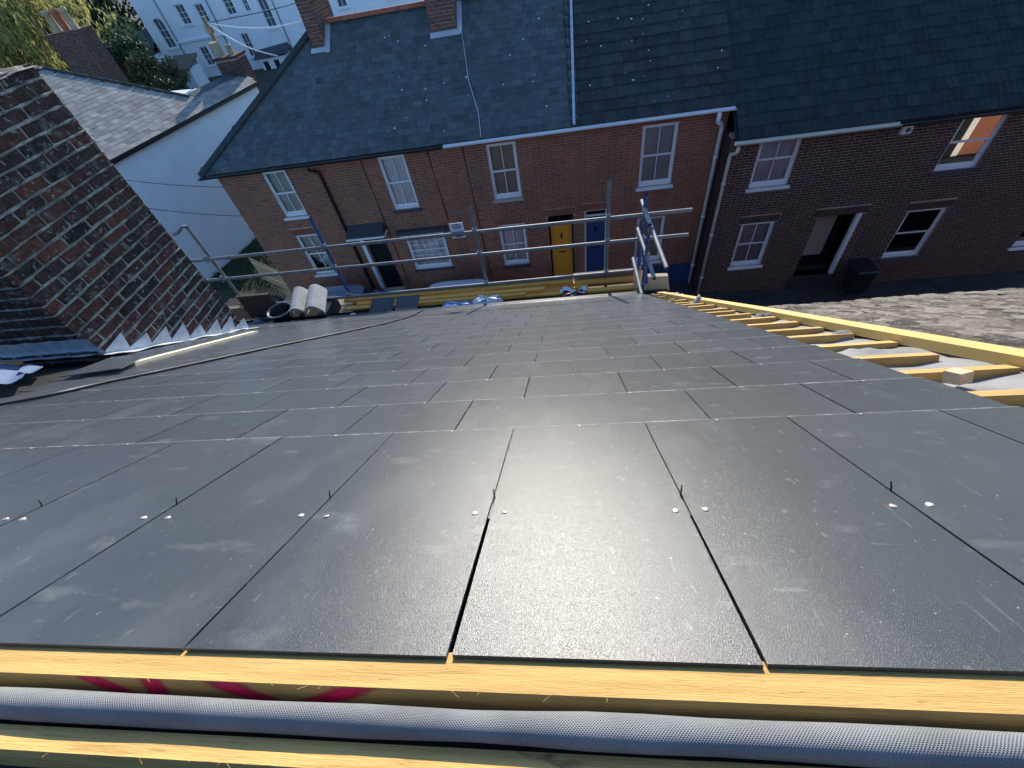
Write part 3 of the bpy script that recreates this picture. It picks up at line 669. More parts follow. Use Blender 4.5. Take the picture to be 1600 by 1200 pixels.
def ridge_tile(x, y, z, yaw, label):
    t = Thing('ridge_tile', (x, y, z), label, 'ridge tile', 'ridge tiles stacked at the eaves')
    d = Vector((math.sin(yaw), math.cos(yaw), .15)).normalized(); sd = Vector((math.cos(yaw), -math.sin(yaw), 0)); up = sd.cross(d)
    for k in range(2):
        o = Vector((x, y, z)) - up * (.03 * k) ; mb = MB()
        prof = [(-.135, 0), (-.06, .105), (-.02, .125), (.02, .125), (.06, .105), (.135, 0)]
        A = [o + sd * a + up * b for a, b in prof]; B = [o + sd * a * .92 + up * (b - .014) for a, b in prof]
        L = d * .42; n = len(prof)
        vs_ = A + [p + L for p in A] + B + [p + L for p in B]; fs = []
        for i in range(n - 1):
            fs += [(i, i + 1, n + i + 1, n + i), (2 * n + i, 3 * n + i, 3 * n + i + 1, 2 * n + i + 1), (i, 2 * n + i, 2 * n + i + 1, i + 1), (n + i, n + i + 1, 3 * n + i + 1, 3 * n + i)]
        fs += [(0, n, 3 * n, 2 * n), (n - 1, 3 * n - 1, 4 * n - 1, 2 * n - 1)]
        mb.add(vs_, fs); t.part('tile', mb, M['ridgeclay'])
ridge_tile(-3.62, 4.38, 6.60, -.18, 'pale angled ridge tile pair beside the black bucket')
ridge_tile(-3.36, 4.36, 6.63, -.18, 'pale angled ridge tile pair standing right of the other pair')
mb = MB(); mb.box(-3.76, -3.22, 4.36, 4.78, 6.372, 6.58); single('crate', mb, M['blackplastic'], (-3.5, 4.6, 6.37), 'black plastic crate under the pale ridge tiles', 'crate')
bk = Thing('bucket', (-3.86, 4.40, 6.38), 'black builders bucket with a wire handle beside the ridge tiles', 'bucket')
mb = MB(); mb.lathe((-3.86, 4.40, 6.38), [(.001, .0), (.115, 0), (.155, .28), (.163, .29), (.163, .305), (.15, .305), (.145, .28), (.108, .02), (.001, .02)], 24); bk.part('body', mb, M['blackplastic'])
mb = MB(); mb.tube([(-3.86 + .163 * math.cos(t), 4.40 + .163 * math.sin(t), 6.69) for t in [i * math.pi / 12 for i in range(25)]], .006, 6); bk.part('rim', mb, M['greyplastic'])
mb = MB(); mb.tube([(-3.86 + .165 * math.cos(t), 4.40 + .02 - .16 * math.sin(t), 6.68 + .01 * math.sin(t)) for t in [i * math.pi / 12 for i in range(13)]], .004, 6); bk.part('handle', mb, M['steel'])
mb = MB(); mb.grid(lambda u, v: (-4.45 + .45 * u, 4.32 + .32 * v, 6.40 + .10 * math.sin(3 * u + 1) * math.sin(2.5 * v + .5) + .02 * math.sin(14 * u + 9 * v)), 12, 10)
single('plastic_sheet', mb, M['greyplastic'], (-4.2, 4.45, 6.40), 'crumpled blue grey plastic sheet left of the black bucket', 'sheet')
def sack(name, c, sx, sy, sz, m, label, cat, seed):
    rr = random.Random(seed); ph = [rr.uniform(0, 6) for _ in range(6)]; mb = MB()
    def f(u, v):
        t = 2 * math.pi * u; p = math.pi * (v - .5)
        e = lambda a: math.copysign(abs(a) ** .55, a)
        w = 1 + .07 * math.sin(3 * t + ph[0]) + .05 * math.sin(7 * t + 5 * p + ph[1]) + .05 * math.sin(11 * p + ph[2] + 2 * t)
        return (c[0] + sx * e(math.cos(p)) * e(math.cos(t)) * w, c[1] + sy * e(math.cos(p)) * e(math.sin(t)) * w, c[2] + sz * (e(math.sin(p)) + .10 * math.sin(5 * t + ph[3])) * w)
    mb.grid(f, 32, 16); return single(name, mb, m, c, label, cat)
sack('sack', (-1.42, 4.42, 6.45), .22, .09, .085, M['bagblue'], 'crumpled blue sack lying beside the batten bundle', 'sack', 3)
sack('sack', (-1.02, 4.47, 6.47), .20, .085, .085, M['bagwhite'], 'crumpled white printed sack right of the blue one', 'sack', 8)
sack('sack', (-1.22, 4.37, 6.41), .30, .05, .05, M['blackplastic'], 'dark navy bag lying in front of the blue and white sacks', 'sack', 5)
sack('tool_bag', (.12, 4.44, 6.47), .17, .085, .075, M['blackplastic'], 'black tool bag slumped on the scaffold in front of the yellow battens', 'tool bag', 11)
mb = MB(); mb.grid(lambda u, v: (-.06 + .34 * u, 4.46 + .05 * v + .03 * math.sin(9 * u), 6.55 + .025 * math.sin(7 * u) - .05 * abs(u - .5) + .02 * v), 14, 4)
single('rag', mb, M['bagwhite'], (.12, 4.46, 6.54), 'crumpled white rag lying over the top of the black tool bag', 'rag')
hp = Thing('work_platform', (-2.25, 4.5, 6.38), 'dark grey folding work platform lying at the eaves under the batten bundle', 'work platform')
for k in range(4):
    mb = MB(); mb.beam((-2.92, 4.40 + k * .07, 6.46 + .01 * k), (-1.70, 4.42 + k * .07, 6.46 + .01 * k), .06, .035); hp.part('plank', mb, M['darkboard'])
mb = MB(); mb.beam((-2.45, 4.66, 6.53), (-1.95, 4.67, 6.535), .012, .05); rl_ = hp.part('rail', mb, M['alu'])
for k in range(7):
    mb = MB(); x = -2.40 + k * .065; mb.box(x, x + .028, 4.650, 4.653, 6.517, 6.545); hp.part('slot', mb, M['blackpaint'], parent=rl_)
for x in (-2.80, -1.85):
    mb = MB(); mb.beam((x, 4.38, 6.42), (x, 4.68, 6.44), .03, .03); hp.part('leg', mb, M['alu'])
mb = MB(); mb.box(-2.90, -2.84, 4.36, 4.42, 6.48, 6.52); hp.part('latch', mb, M['white'])
for k in range(6):  # slate stacks added to darken the shadow line under the bundle
    mb = MB(); x = -2.62 + random.uniform(-.02, .02) + (.36 if k > 2 else 0); y = 4.37 + .012 * (k % 3); zb = 6.50 + .008 * (k % 3)
    mb.hexa([(x, y - .02, zb), (x + .30, y - .02, zb), (x + .30, y + .26, zb + .06), (x, y + .26, zb + .06), (x, y - .02, zb + .006), (x + .30, y - .02, zb + .006), (x + .30, y + .26, zb + .066), (x, y + .26, zb + .066)])
    single('slate', mb, M['slate'], (x + .15, y + .1, zb), '%s dark added slate in the %s little stack on the scaffold below the batten bundle' % (['bottom', 'middle', 'top'][k % 3], 'left' if k < 3 else 'right'), 'slate', group='dark slates added for the shadow line at the eaves')
bl = MB(); bl.hexa([(.985, 4.39, 6.49), (1.285, 4.39, 6.49), (1.285, 4.45, 6.49), (.985, 4.45, 6.49), (.96, 4.45, 6.69), (1.255, 4.45, 6.67), (1.255, 4.51, 6.67), (.96, 4.51, 6.69)])
single('timber_block', bl, M['offcut'], (1.12, 4.42, 6.49), 'pale sawn timber block tilted against the right end of the scaffold', 'timber')
for k in range(3):
    mb = MB(); x = 1.02 + .10 * k; mb.grid(lambda u, v: (x + .12 * u, 4.26 + .10 * v, 6.50 + .03 * math.sin(4 * u + k) + .02 * math.sin(5 * v)), 6, 5)
    single('membrane_scrap', mb, M['membrane'], (x + .06, 4.3, 6.50), ['grey membrane scrap at the eaves under the timber block', 'middle membrane scrap below the timber block', 'rightmost membrane scrap below the timber block by the verge board'][k], 'membrane')

# ------------------------------------------------------------------ neighbour's old clay roof to the right, one step lower
nb_ = Thing('neighbour_house', (6, 0, 0), 'neighbouring house with a weathered and shade-toned clay tile roof beyond the yellow verge board', 'house')
DZ = -0.38
def NP(x, s, n): return RP(x, s, n) + Vector((0, 0, DZ))
mb = MB(); mb.hexa([NP(1.30, 5.5, -.12), NP(22, 5.5, -.12), NP(22, 0, -.12), NP(1.30, 0, -.12), NP(1.30, 5.5, -.03), NP(22, 5.5, -.03), NP(22, 0, -.03), NP(1.30, 0, -.03)])
rf = nb_.part('roof', mb, M['under'])
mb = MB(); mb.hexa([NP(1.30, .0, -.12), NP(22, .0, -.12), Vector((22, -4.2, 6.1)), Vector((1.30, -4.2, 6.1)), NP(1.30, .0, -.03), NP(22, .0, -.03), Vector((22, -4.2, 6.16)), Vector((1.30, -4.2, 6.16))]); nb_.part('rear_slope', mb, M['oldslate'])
mb = MB(); mb.box(1.32, 22, -4.0, 4.22, -.5, 6.05); nb_.part('wall', mb, M['redbrick'])
mb = MB()
for k in range(6):
    x = 4 + 3.1 * k; mb.tube([(x, 4.28, 6.0), (x, 4.28, 0)], .05, 8)
nb_.part('drainpipe', mb, M['cream'])
mb = MB(); mb.box(15.3, 17.05, 4.221, 4.26, -.4, 5.4); nb_.part('mirrored_dark_panel', mb, M['blackdoor'])  # added out of view: dark area for the reflecting window to mirror
mb = MB(); mb.box(17.05, 17.30, 4.221, 4.30, -.4, 5.6); nb_.part('mirrored_pale_strip', mb, M['cream'])  # added out of view: pale strip mirrored in the same window
def clay(k):
    rr = random.Random(k); mb = MB(); j = lambda a: rr.uniform(-a, a); w = .083; L = .25; cv = .008 + j(.004)
    cols = 4; P = []
    for y in (0, L * .6, L):
        for c in range(cols + 1):
            u = c / cols; x = -w + 2 * w * u; P.append((x + j(.001), y + (j(.005) if y == L else 0), -cv * (2 * u - 1) ** 2 - (.006 if y == L else 0) + j(.0012)))
    q = cols + 1
    fs = [(a + c, a + c + 1, a + q + c + 1, a + q + c) for a in (0, q) for c in range(cols)]
    mb.add(P, fs)
    T = .017; lowr = [(p[0], p[1], p[2] - T) for p in P[2 * q:]]
    mb.add(P[2 * q:] + lowr, [(c, c + 1, q + c + 1, q + c) for c in range(cols)])
    for side in (0, cols):
        a, b, c = P[side], P[q + side], P[2 * q + side]; d = [(p[0], p[1], p[2] - T) for p in (a, b, c)]
        mb.add([a, b, c] + d, [(0, 1, 4, 3), (1, 2, 5, 4)] if side == 0 else [(3, 4, 1, 0), (4, 5, 2, 1)])
    return mb.mesh('roof_tile', M['claytile'])
CL = [clay(k) for k in range(7)]
tl = []
for r in range(54):
    s = 5.5 - r * .1
    for k in range(31):
        x = 1.37 + k * .168 + (.084 if r % 2 else 0)
        if x > 6.4: continue
        p = NP(x, s, 0); d = (p - Vector((0, 0, 10))).length
        seen = x < 1.2 + s * 1.35
        if not seen and x > 3: continue
        tl.append((0 if (s > .9 and seen) else 1, d, x, s))
tl.sort(key=lambda q: (q[0], q[1])); rest = MB()
for i, (_, d, x, s) in enumerate(tl):
    me = random.choice(CL)
    mt = RMat(x + random.uniform(-.004, .004), s - .25 + random.uniform(-.006, .006), .012 + random.uniform(-.004, .006), random.gauss(0, .02), -.02 + .085 + random.gauss(0, .018), random.gauss(0, .02)); mt.translation += Vector((0, 0, DZ))
    if i < 300: nb_.part('roof_tile', None, None, me=me, matrix=mt, parent=rf)
    else: rest.add([mt @ v.co for v in me.vertices], [tuple(p.vertices) for p in me.polygons])
nb_.part('roof_tile_field', rest, M['claytile'], parent=rf, kind='stuff')

# ------------------------------------------------------------------ facades: walls of bricks with openings
def facade(t, x0, x1, z0f, z1, Y, openings, mbrick, lint=None, depth=.3):
    """core wall pieces round the openings plus real bricks standing 8 mm proud of the mortar"""
    z0 = min(z0f(x0), z0f(x1)) - .2
    xc = sorted({x0, x1} | {o[0] for o in openings} | {o[1] for o in openings})
    zc = sorted({z0, z1} | {o[2] for o in openings} | {o[3] for o in openings})
    core = MB()
    for a, b in zip(xc[:-1], xc[1:]):
        for c, d in zip(zc[:-1], zc[1:]):
            xm, zm = (a + b) / 2, (c + d) / 2
            if any(o[0] < xm < o[1] and o[2] < zm < o[3] for o in openings): continue
            core.box(a, b, Y + .0055, Y + depth, c, d)
    t.part('wall', core, M['mortar'])
    bricks = MB(); ph, pl, g = .075, .225, .013; n = int((z1 - z0) / ph) + 1
    def brick(a, b, c, d):
        if b - a < .02: return
        j = random.uniform(0, .004); e = .0025; y = Y - j
        bricks.add([(a, Y + .012, c), (b, Y + .012, c), (b, Y + .012, d), (a, Y + .012, d), (a + e, y, c + e), (b - e, y, c + e), (b - e, y, d - e), (a + e, y, d - e)],
                   [(4, 5, 6, 7), (0, 1, 5, 4), (1, 2, 6, 5), (2, 3, 7, 6), (3, 0, 4, 7)])
    for r in range(n):
        c = z0 + r * ph + g / 2; d = min(c + ph - g, z1)
        if d - c < .02: continue
        blocked = sorted((o[0], o[1]) for o in openings if o[2] < d and o[3] > c)
        blocked += [(l_[0], l_[1]) for l_ in (lint or []) if l_[2] < d - .005 and l_[3] > c + .005]
        spans, cur = [], x0
        for a, b in sorted(blocked):
            if a > cur: spans.append((cur, a))
            cur = max(cur, b)
        if cur < x1: spans.append((cur, x1))
        for sa, sb in spans:
            k = math.floor((sa - x0) / (pl * 1.5)) - 1
            pos = x0 + k * pl * 1.5 + (r % 2) * pl * .75
            while pos < sb:
                for L in (pl, pl / 2):
                    a, b = max(pos + g / 2, sa), min(pos + L - g / 2, sb)
                    if b > a: brick(a, b, c, d)
                    pos += L
    t.part('brickwork', bricks, mbrick, kind='stuff')
    if lint:
        for a, b, c, d in lint:
            lb = MB(); w = .075; k = max(1, round((b - a) / w)); w = (b - a) / k
            for i in range(k):
                xa = a + i * w + .004; xb = a + (i + 1) * w - .012
                lb.box(xa, xb, Y - .004, Y + .02, c + .004, d - .004)
            t.part('lintel', lb, M['lintelbrick'] if mbrick is M['redbrick'] else mbrick)

def window(t, x0, x1, z0, z1, Y, cover=None, sill='white', cols=2, rows=2, glass='glass', back=.055, fw=.055, sillp=.07):
    yf = Y + back; mb = MB()
    mb.box(x0, x0 + fw, yf, yf + .07, z0, z1); mb.box(x1 - fw, x1, yf, yf + .07, z0, z1)
    mb.box(x0 + fw, x1 - fw, yf, yf + .07, z1 - fw, z1); mb.box(x0 + fw, x1 - fw, yf - .005, yf + .07, z0, z0 + fw * 1.5)
    zm = (z0 + z1) / 2 + .01
    w = t.part('window', mb, M['white'])
    # two sashes, the lower one set further in
    for (c, d, yy) in ((zm, z1 - fw, yf + .012), (z0 + fw * 1.5, zm, yf + .042)):
        sb = MB(); s_ = .035
        sb.box(x0 + fw, x0 + fw + s_, yy, yy + .028, c, d); sb.box(x1 - fw - s_, x1 - fw, yy, yy + .028, c, d)
        sb.box(x0 + fw + s_, x1 - fw - s_, yy, yy + .028, d - s_, d); sb.box(x0 + fw + s_, x1 - fw - s_, yy - .001, yy + .029, c, c + s_ * (1.6 if c < zm - .1 else 1))
        X0, X1 = x0 + fw + s_, x1 - fw - s_
        for k in range(1, cols):
            xx = X0 + (X1 - X0) * k / cols; sb.box(xx - .011, xx + .011, yy + .002, yy + .024, c + s_ * 1.6, d - s_)
        rr = rows // 2
        for k in range(1, rr):
            zz = c + (d - c) * k / rr; sb.box(X0, X1, yy + .003, yy + .023, zz - .010, zz + .010)
        t.part('sash', sb, M['white'], parent=w)
        for k in range(cols):
            pb = MB(); pb.box(X0 + (X1 - X0) * k / cols + .008, X0 + (X1 - X0) * (k + 1) / cols - .008, yy + .011, yy + .015, c + s_, d - s_)
            t.part('pane', pb, M[glass], parent=w)
    if cover:
        cb_ = MB(); kind, m = cover
        if kind == 'slats':
            n = int((z1 - z0) / .05)
            for k in range(n):
                z = z0 + .05 + k * .05
                if z < z1 - .04: cb_.hexa([(x0 + .05, yf + .10, z), (x1 - .05, yf + .10, z), (x1 - .05, yf + .13, z + .030), (x0 + .05, yf + .13, z + .030), (x0 + .05, yf + .10, z + .004), (x1 - .05, yf + .10, z + .004), (x1 - .05, yf + .13, z + .034), (x0 + .05, yf + .13, z + .034)])
        else:
            nn = 30
            cb_.grid(lambda u, v: (x0 + .03 + (x1 - x0 - .06) * u, yf + .12 + (.016 * math.sin(u * 44) if kind == 'folds' else .001 * math.sin(60 * v)), z0 + .04 + (z1 - z0 - .06) * v), nn, 12)
        t.part('blind' if kind != 'folds' else 'curtain', cb_, M[m], parent=w)
    sb = MB(); sh = .075
    sb.hexa([(x0 - .06, Y - sillp, z0 - sh), (x1 + .06, Y - sillp, z0 - sh), (x1 + .06, Y + .12, z0 - sh), (x0 - .06, Y + .12, z0 - sh), (x0 - .06, Y - sillp, z0 - .02), (x1 + .06, Y - sillp, z0 - .02), (x1 + .06, Y + .12, z0 - .001), (x0 - .06, Y + .12, z0 - .001)])
    t.part('sill', sb, M[sill], parent=w)
    return w

def door(t, x0, x1, z0, z1, Y, m, transom=.25, frame='blackpaint', panels=2, setb=.10):
    fb = MB(); fw = .06
    fb.box(x0, x0 + fw, Y + setb - .03, Y + setb + .05, z0, z1); fb.box(x1 - fw, x1, Y + setb - .03, Y + setb + .05, z0, z1)
    fb.box(x0 + fw, x1 - fw, Y + setb - .03, Y + setb + .05, z1 - fw, z1)
    zt = z1 - transom
    if transom: fb.box(x0 + fw, x1 - fw, Y + setb - .03, Y + setb + .05, zt - .04, zt)
    f = t.part('door_frame', fb, M[frame])
    d = MB(); zz = zt - .04 if transom else z1 - fw
    d.box(x0 + fw, x1 - fw, Y + setb, Y + setb + .045, z0 + .02, zz)
    for k in range(panels):
        for xa, xb in ((x0 + fw + .09, (x0 + x1) / 2 - .03), ((x0 + x1) / 2 + .03, x1 - fw - .09)):
            za = z0 + .2 + k * (zz - z0 - .3) / panels; zb = za + (zz - z0 - .5) / panels
            d.box(xa, xb, Y + setb - .008, Y + setb, za, zb)
    dd = t.part('door', d, M[m])
    k = MB(); k.box((x0 + x1) / 2 - .12, (x0 + x1) / 2 + .12, Y + setb - .016, Y + setb - .002, (z0 + zz) / 2 - .03, (z0 + zz) / 2 + .01); t.part('letterbox', k, M['blackpaint'], parent=dd)
    k = MB(); k.tube([(x1 - fw - .08, Y + setb - .05, (z0 + zz) / 2 + .05), (x1 - fw - .08, Y + setb, (z0 + zz) / 2 + .05)], .022, 8); t.part('handle', k, M['steel'], parent=dd)
    k = MB(); k.box((x0 + x1) / 2 - .025, (x0 + x1) / 2 + .025, Y + setb - .03, Y + setb - .009, zz - .55, zz - .38); t.part('knocker', k, M['blackpaint'], parent=dd)
    if transom:
        k = MB(); k.box(x0 + fw, x1 - fw, Y + setb + .01, Y + setb + .016, zt, z1 - fw); t.part('fanlight', k, M['glass'], parent=f)
    s = MB(); s.box(x0 - .05, x1 + .05, Y - .22, Y + .25, gz(x0) - .02, z0); t.part('doorstep', s, M['stonesill'])
    return dd

def house_shell(t, x0, x1, Y, zeave, depth=7.0):
    mb = MB(); z0 = gz(x1) - .3
    mb.box(x0, x1, Y + depth, Y + depth + .25, z0, zeave); mb.box(x0, x0 + .1, Y + .31, Y + depth, z0, zeave); mb.box(x1 - .1, x1, Y + .31, Y + depth, z0, zeave)
    mb.box(x0 + .1, x1 - .1, Y + .31, Y + depth, zeave - .12, zeave - .02)
    t.part('inner_wall', mb, M['room'])

# slope of the opposite roofs
SLO = math.atan2(2.47, 3.7); c2, s2 = math.cos(SLO), math.sin(SLO)
def QP(x, s, n, ze, ye): return Vector((x, ye + s * c2 - n * s2, ze + s * s2 + n * c2))     # s up the slope from the eave
def QM(x, s, n, ze, ye, rz=0, tilt=0, roll=0):
    m = Matrix(((1, 0, 0, 0), (0, c2, -s2, 0), (0, s2, c2, 0), (0, 0, 0, 1))) @ Matrix.Rotation(rz, 4, 'Z') @ Matrix.Rotation(tilt, 4, 'X') @ Matrix.Rotation(roll, 4, 'Y')
    m.translation = QP(x, s, n, ze, ye); return m
def flat_piece(w, L, T, m, name, seed, jit=.003):
    rr = random.Random(seed); j = lambda: rr.uniform(-jit, jit); mb = MB(); h = w / 2
    mb.hexa([(-h, j(), -T), (h, j(), -T), (h, L, -T), (-h, L, -T), (-h + j(), j(), 0), (h + j(), j(), 0), (h, L, 0), (-h, L, 0)]); return mb.mesh(name, m)
def pan_piece(w, L, T, m, name, seed):
    rr = random.Random(seed); mb = MB(); n = 8; P = []
    for y in (0, L):
        for c in range(n + 1):
            u = c / n; z = .030 * (math.cos(u * 4 * math.pi) * .5 + .5) ** 1.5
            P.append((-w / 2 + w * u, y + rr.uniform(-.002, .002), z))
    q = n + 1; mb.add(P, [(c, c + 1, q + c + 1, q + c) for c in range(n)])
    mb.add(P[:q] + [(p[0], p[1], p[2] - T) for p in P[:q]], [(q + c, q + c + 1, c + 1, c) for c in range(n)]); return mb.mesh(name, m)
def lay(t, rf, x0, x1, slen, ze, ye, w, gauge, pieces, name, cap=300, hip=None, stag=True, lift=.03, T=.006):
    cells = []
    r = 0
    while r * gauge < slen - .02:
        s = r * gauge; xl = x0 if hip is None else max(x0, hip(s + gauge * .5))
        k = math.floor((x0 + 20) / w) - 2
        while True:
            x = -20 + (k + .5) * w + (w / 2 if (stag and r % 2) else 0); k += 1
            if x >= x1: break
            if x < xl: continue
            cells.append((s, x))
        r += 1
    cells.sort(key=lambda q: (QP(q[1], q[0], 0, ze, ye) - Vector((0, 0, 10))).length); rest = MB()
    for i, (s, x) in enumerate(cells):
        me = random.choice(pieces)
        mt = QM(x + random.uniform(-.004, .004), s + random.uniform(-.005, .005), lift + random.uniform(0, .003), ze, ye, random.gauss(0, .008), -T * 1.9 / gauge * .5 + random.gauss(0, .006), random.gauss(0, .006))
        if i < cap: t.part(name, None, None, me=me, matrix=mt, parent=rf)
        else: rest.add([mt @ v.co for v in me.vertices], [tuple(p.vertices) for p in me.polygons])
    if rest.v: t.part(name + '_field', rest, pieces[0].materials[0], parent=rf, kind='stuff')
def roof_deck(t, x0, x1, slen, ze, ye, m='under', hip=None):
    mb = MB(); h0 = x0 if hip is None else hip(0); h1 = x0 if hip is None else max(x0, hip(slen))
    a, b = QP(h0, 0, 0, ze, ye), QP(x1, 0, 0, ze, ye); c, d = QP(x1, slen, 0, ze, ye), QP(h1, slen, 0, ze, ye)
    e = Vector((0, 0, -.08)); mb.hexa([a + e, b + e, c + e, d + e, a, b, c, d])
    back = 2 * (c.y); z_ = ze
    bb, ba = Vector((x1, 2 * c.y - ye, ze)), Vector((h0, 2 * c.y - ye, ze))
    mb.hexa([d + e, c + e, bb + e, ba + e, d, c, bb, ba])
    if hip is not None and h1 > h0 + .1: mb.add([a, d, ba], [(0, 1, 2)])
    return t.part('roof', mb, M[m])
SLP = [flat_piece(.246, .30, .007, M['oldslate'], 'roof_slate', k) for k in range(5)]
CTP = [pan_piece(.298, .40, .034, M['contile'], 'roof_tile', k) for k in range(4)]
DTP = [pan_piece(.298, .40, .034, M['darktile'], 'roof_tile', k) for k in range(4)]
YF = 13.0; ZE, YE = 5.55, 12.80; SL = 3.7 / c2
hip = lambda s: -10.75 + s * c2
def F(a): return a * 1.3
def Z(a): return 10 + a * 1.3

def gutter(t, x0, x1, y, z, m):
    mb = MB()
    def g(u, v):
        a = math.pi * (1 + v); return (x0 + (x1 - x0) * u, y + .055 * math.cos(a), z + .055 * math.sin(a))
    mb.grid(g, 1, 8); mb.grid(lambda u, v: (g(u, v)[0], y + .05 * math.cos(math.pi * (1 + v)), z + .003 + .05 * math.sin(math.pi * (1 + v))), 1, 8)
    mb.box(x0, x1, y + .062, y + .085, z - .07, z + .02); t.part('gutter', mb, M[m])
def downpipe(t, pts, m, r=.04):
    mb = MB(); mb.tube(pts, r, 10)
    a, b = Vector(pts[-2]), Vector(pts[-1])
    for k in range(3):
        p = a.lerp(b, .15 + .35 * k); mb.tube([p - Vector((0, 0, .04)), p + Vector((0, 0, .04))], r * 1.25, 10)
    t.part('downpipe', mb, M[m])

houses = [
 dict(x0=F(-8.02), x1=F(-5.44), lab='red brick end house with hipped slate roof and the black downpipe beside it'),
 dict(x0=F(-5.44), x1=F(-2.42), lab='red brick terraced house with dark porch canopy and a wide ground floor window'),
 dict(x0=F(-2.42), x1=F(.40), lab='red brick terraced house with the yellow front door'),
 dict(x0=F(.40), x1=F(3.50), lab='red brick terraced house with the blue front door and white downpipe')]
HT = []
for h in houses:
    t = Thing('brick_house', ((h['x0'] + h['x1']) / 2, YF, gz(h['x0'])), h['lab'], 'house', 'red brick terrace across the street'); HT.append(t); h['t'] = t
ZW = ZE - .02
def lint(o, hgt=.22, ex=.08): return (o[0] - ex, o[1] + ex, o[3], o[3] + hgt)
# end house
w1 = (F(-6.90), F(-6.30), Z(-4.68), Z(-3.55)); g1 = (F(-6.95), F(-6.25), Z(-6.40), Z(-5.19))
facade(HT[0], houses[0]['x0'], houses[0]['x1'], gz, ZW, YF, [w1, g1], M['redbrick'], [lint(g1)])
window(HT[0], *w1, YF, ('slats', 'blind'), 'white'); window(HT[0], *g1, YF, ('slats', 'blind'), 'white')
downpipe(HT[0], [(F(-5.6), 12.72, 5.50), (F(-5.6), 12.72, 5.38), (F(-5.50), 12.92, 5.22), (F(-5.48), 12.94, 5.12), (F(-5.46), 12.94, gz(-7))], 'blackpaint', .045)
gutter(HT[0], -10.8, houses[0]['x1'], 12.71, 5.53, 'blackpaint')
# porch house
w2 = (F(-4.04), F(-3.40), Z(-4.81), Z(-3.565)); bay = (F(-4.03), F(-3.0), Z(-6.54), Z(-5.45)); d2 = (F(-5.12), F(-4.58), Z(-7.05), Z(-5.5))
facade(HT[1], houses[1]['x0'], houses[1]['x1'], gz, ZW, YF, [w2, bay, d2], M['redbrick'], [])
window(HT[1], *w2, YF, ('folds', 'net'), 'bluesill'); window(HT[1], *bay, YF, ('folds', 'net'), 'bluesill', cols=5, rows=6, back=.02)
door(HT[1], *d2, YF, 'blackdoor', transom=0, frame='blackpaint')
mb = MB(); x0, x1, zc = F(-5.42), F(-4.42), Z(-5.26)
mb.hexa([(x0, 12.55, zc), (x1, 12.55, zc), (x1, 13.0, zc), (x0, 13.0, zc), (x0, 12.55, zc + .04), (x1, 12.55, zc + .04), (x1 - .05, 13.0, zc + .26), (x0 + .05, 13.0, zc + .26)])
cn = HT[1].part('porch_canopy', mb, M['canopy'])
mb = MB(); mb.box(x0 - .01, x1 + .01, 12.54, 13.0, zc - .07, zc - .003); HT[1].part('canopy_trim', mb, M['white'], parent=cn)
mb = MB(); mb.box(F(-5.22), F(-5.13), 12.88, 12.98, Z(-7.0), zc - .07); HT[1].part('door_post', mb, M['white'])
mb = MB(); mb.box(F(-4.56), F(-4.50), 12.93, 12.99, zc - .25, zc - .07); HT[1].part('bracket', mb, M['white'])
mb = MB(); mb.box(F(-4.18), F(-2.86), 12.80, 13.0, Z(-5.43), Z(-5.33)); HT[1].part('window_hood', mb, M['canopy'])
mb = MB(); mb.box(F(-4.14), F(-2.95), 12.84, 12.98, Z(-5.46), Z(-5.432)); HT[1].part('hood_trim', mb, M['white'])
mb = MB(); mb.tube([(F(-4.42), 12.985, 5.4), (F(-4.40), 12.985, Z(-5.0)), (F(-4.38), 12.985, Z(-6.9))], .012, 6); HT[1].part('cable_run', mb, M['blackpaint'])
mb = MB(); mb.tube([(F(-2.85), 12.985, 5.4), (F(-2.78), 12.985, Z(-5.2))], .012, 6); HT[1].part('cable_run', mb, M['blackpaint'])
gutter(HT[1], houses[1]['x0'], houses[1]['x1'], 12.71, 5.53, 'blackpaint')
# yellow door house
w3 = (F(-1.54), F(-.88), Z(-4.84), Z(-3.595)); g3 = (F(-1.57), F(-.89), Z(-6.68), Z(-5.5)); d3 = (F(-.31), F(.31), Z(-7.28), Z(-5.40))
facade(HT[2], houses[2]['x0'], houses[2]['x1'], gz, ZW, YF, [w3, g3, d3], M['redbrick'], [lint(g3), lint(d3), lint(w3, .15, .05)])
window(HT[2], *w3, YF, ('flat', 'brownblind'), 'stonesill'); window(HT[2], *g3, YF, ('folds', 'net'), 'bluesill')
door(HT[2], *d3, YF, 'yellowdoor', transom=.26)
mb = MB(); mb.tube([(F(-2.05), 12.985, 5.4), (F(-2.0), 12.985, Z(-6.9))], .012, 6); HT[2].part('cable_run', mb, M['blackpaint'])
gutter(HT[2], houses[2]['x0'], houses[2]['x1'], 12.71, 5.53, 'white')
# blue door house
w4 = (F(1.81), F(2.54), Z(-4.93), Z(-3.63)); g4 = (F(1.86), F(2.53), Z(-6.95), Z(-5.69)); d4 = (F(.58), F(1.14), Z(-7.28), Z(-5.36))
facade(HT[3], houses[3]['x0'], houses[3]['x1'], gz, ZW, YF, [w4, g4, d4], M['redbrick'], [lint(w4, .16, .06), lint(g4), lint(d4)])
window(HT[3], *w4, YF, ('flat', 'greyblind'), 'white', sillp=.09); window(HT[3], *g4, YF, ('slats', 'blind'), 'white')
bd = door(HT[3], *d4, YF, 'bluedoor', transom=.20, frame='white')
fan = MB(); cx, cz = F(.86), Z(-5.36) - .62
for k in range(6):
    a = math.pi * k / 5; fan.beam((cx + .03 * math.cos(a), YF + .088, cz + .03 * math.sin(a)), (cx + .20 * math.cos(a), YF + .088, cz + .20 * math.sin(a)), .012, .01, up=(0, 1, 0))
HT[3].part('fan_moulding', fan, M['bluetube'], parent=bd)
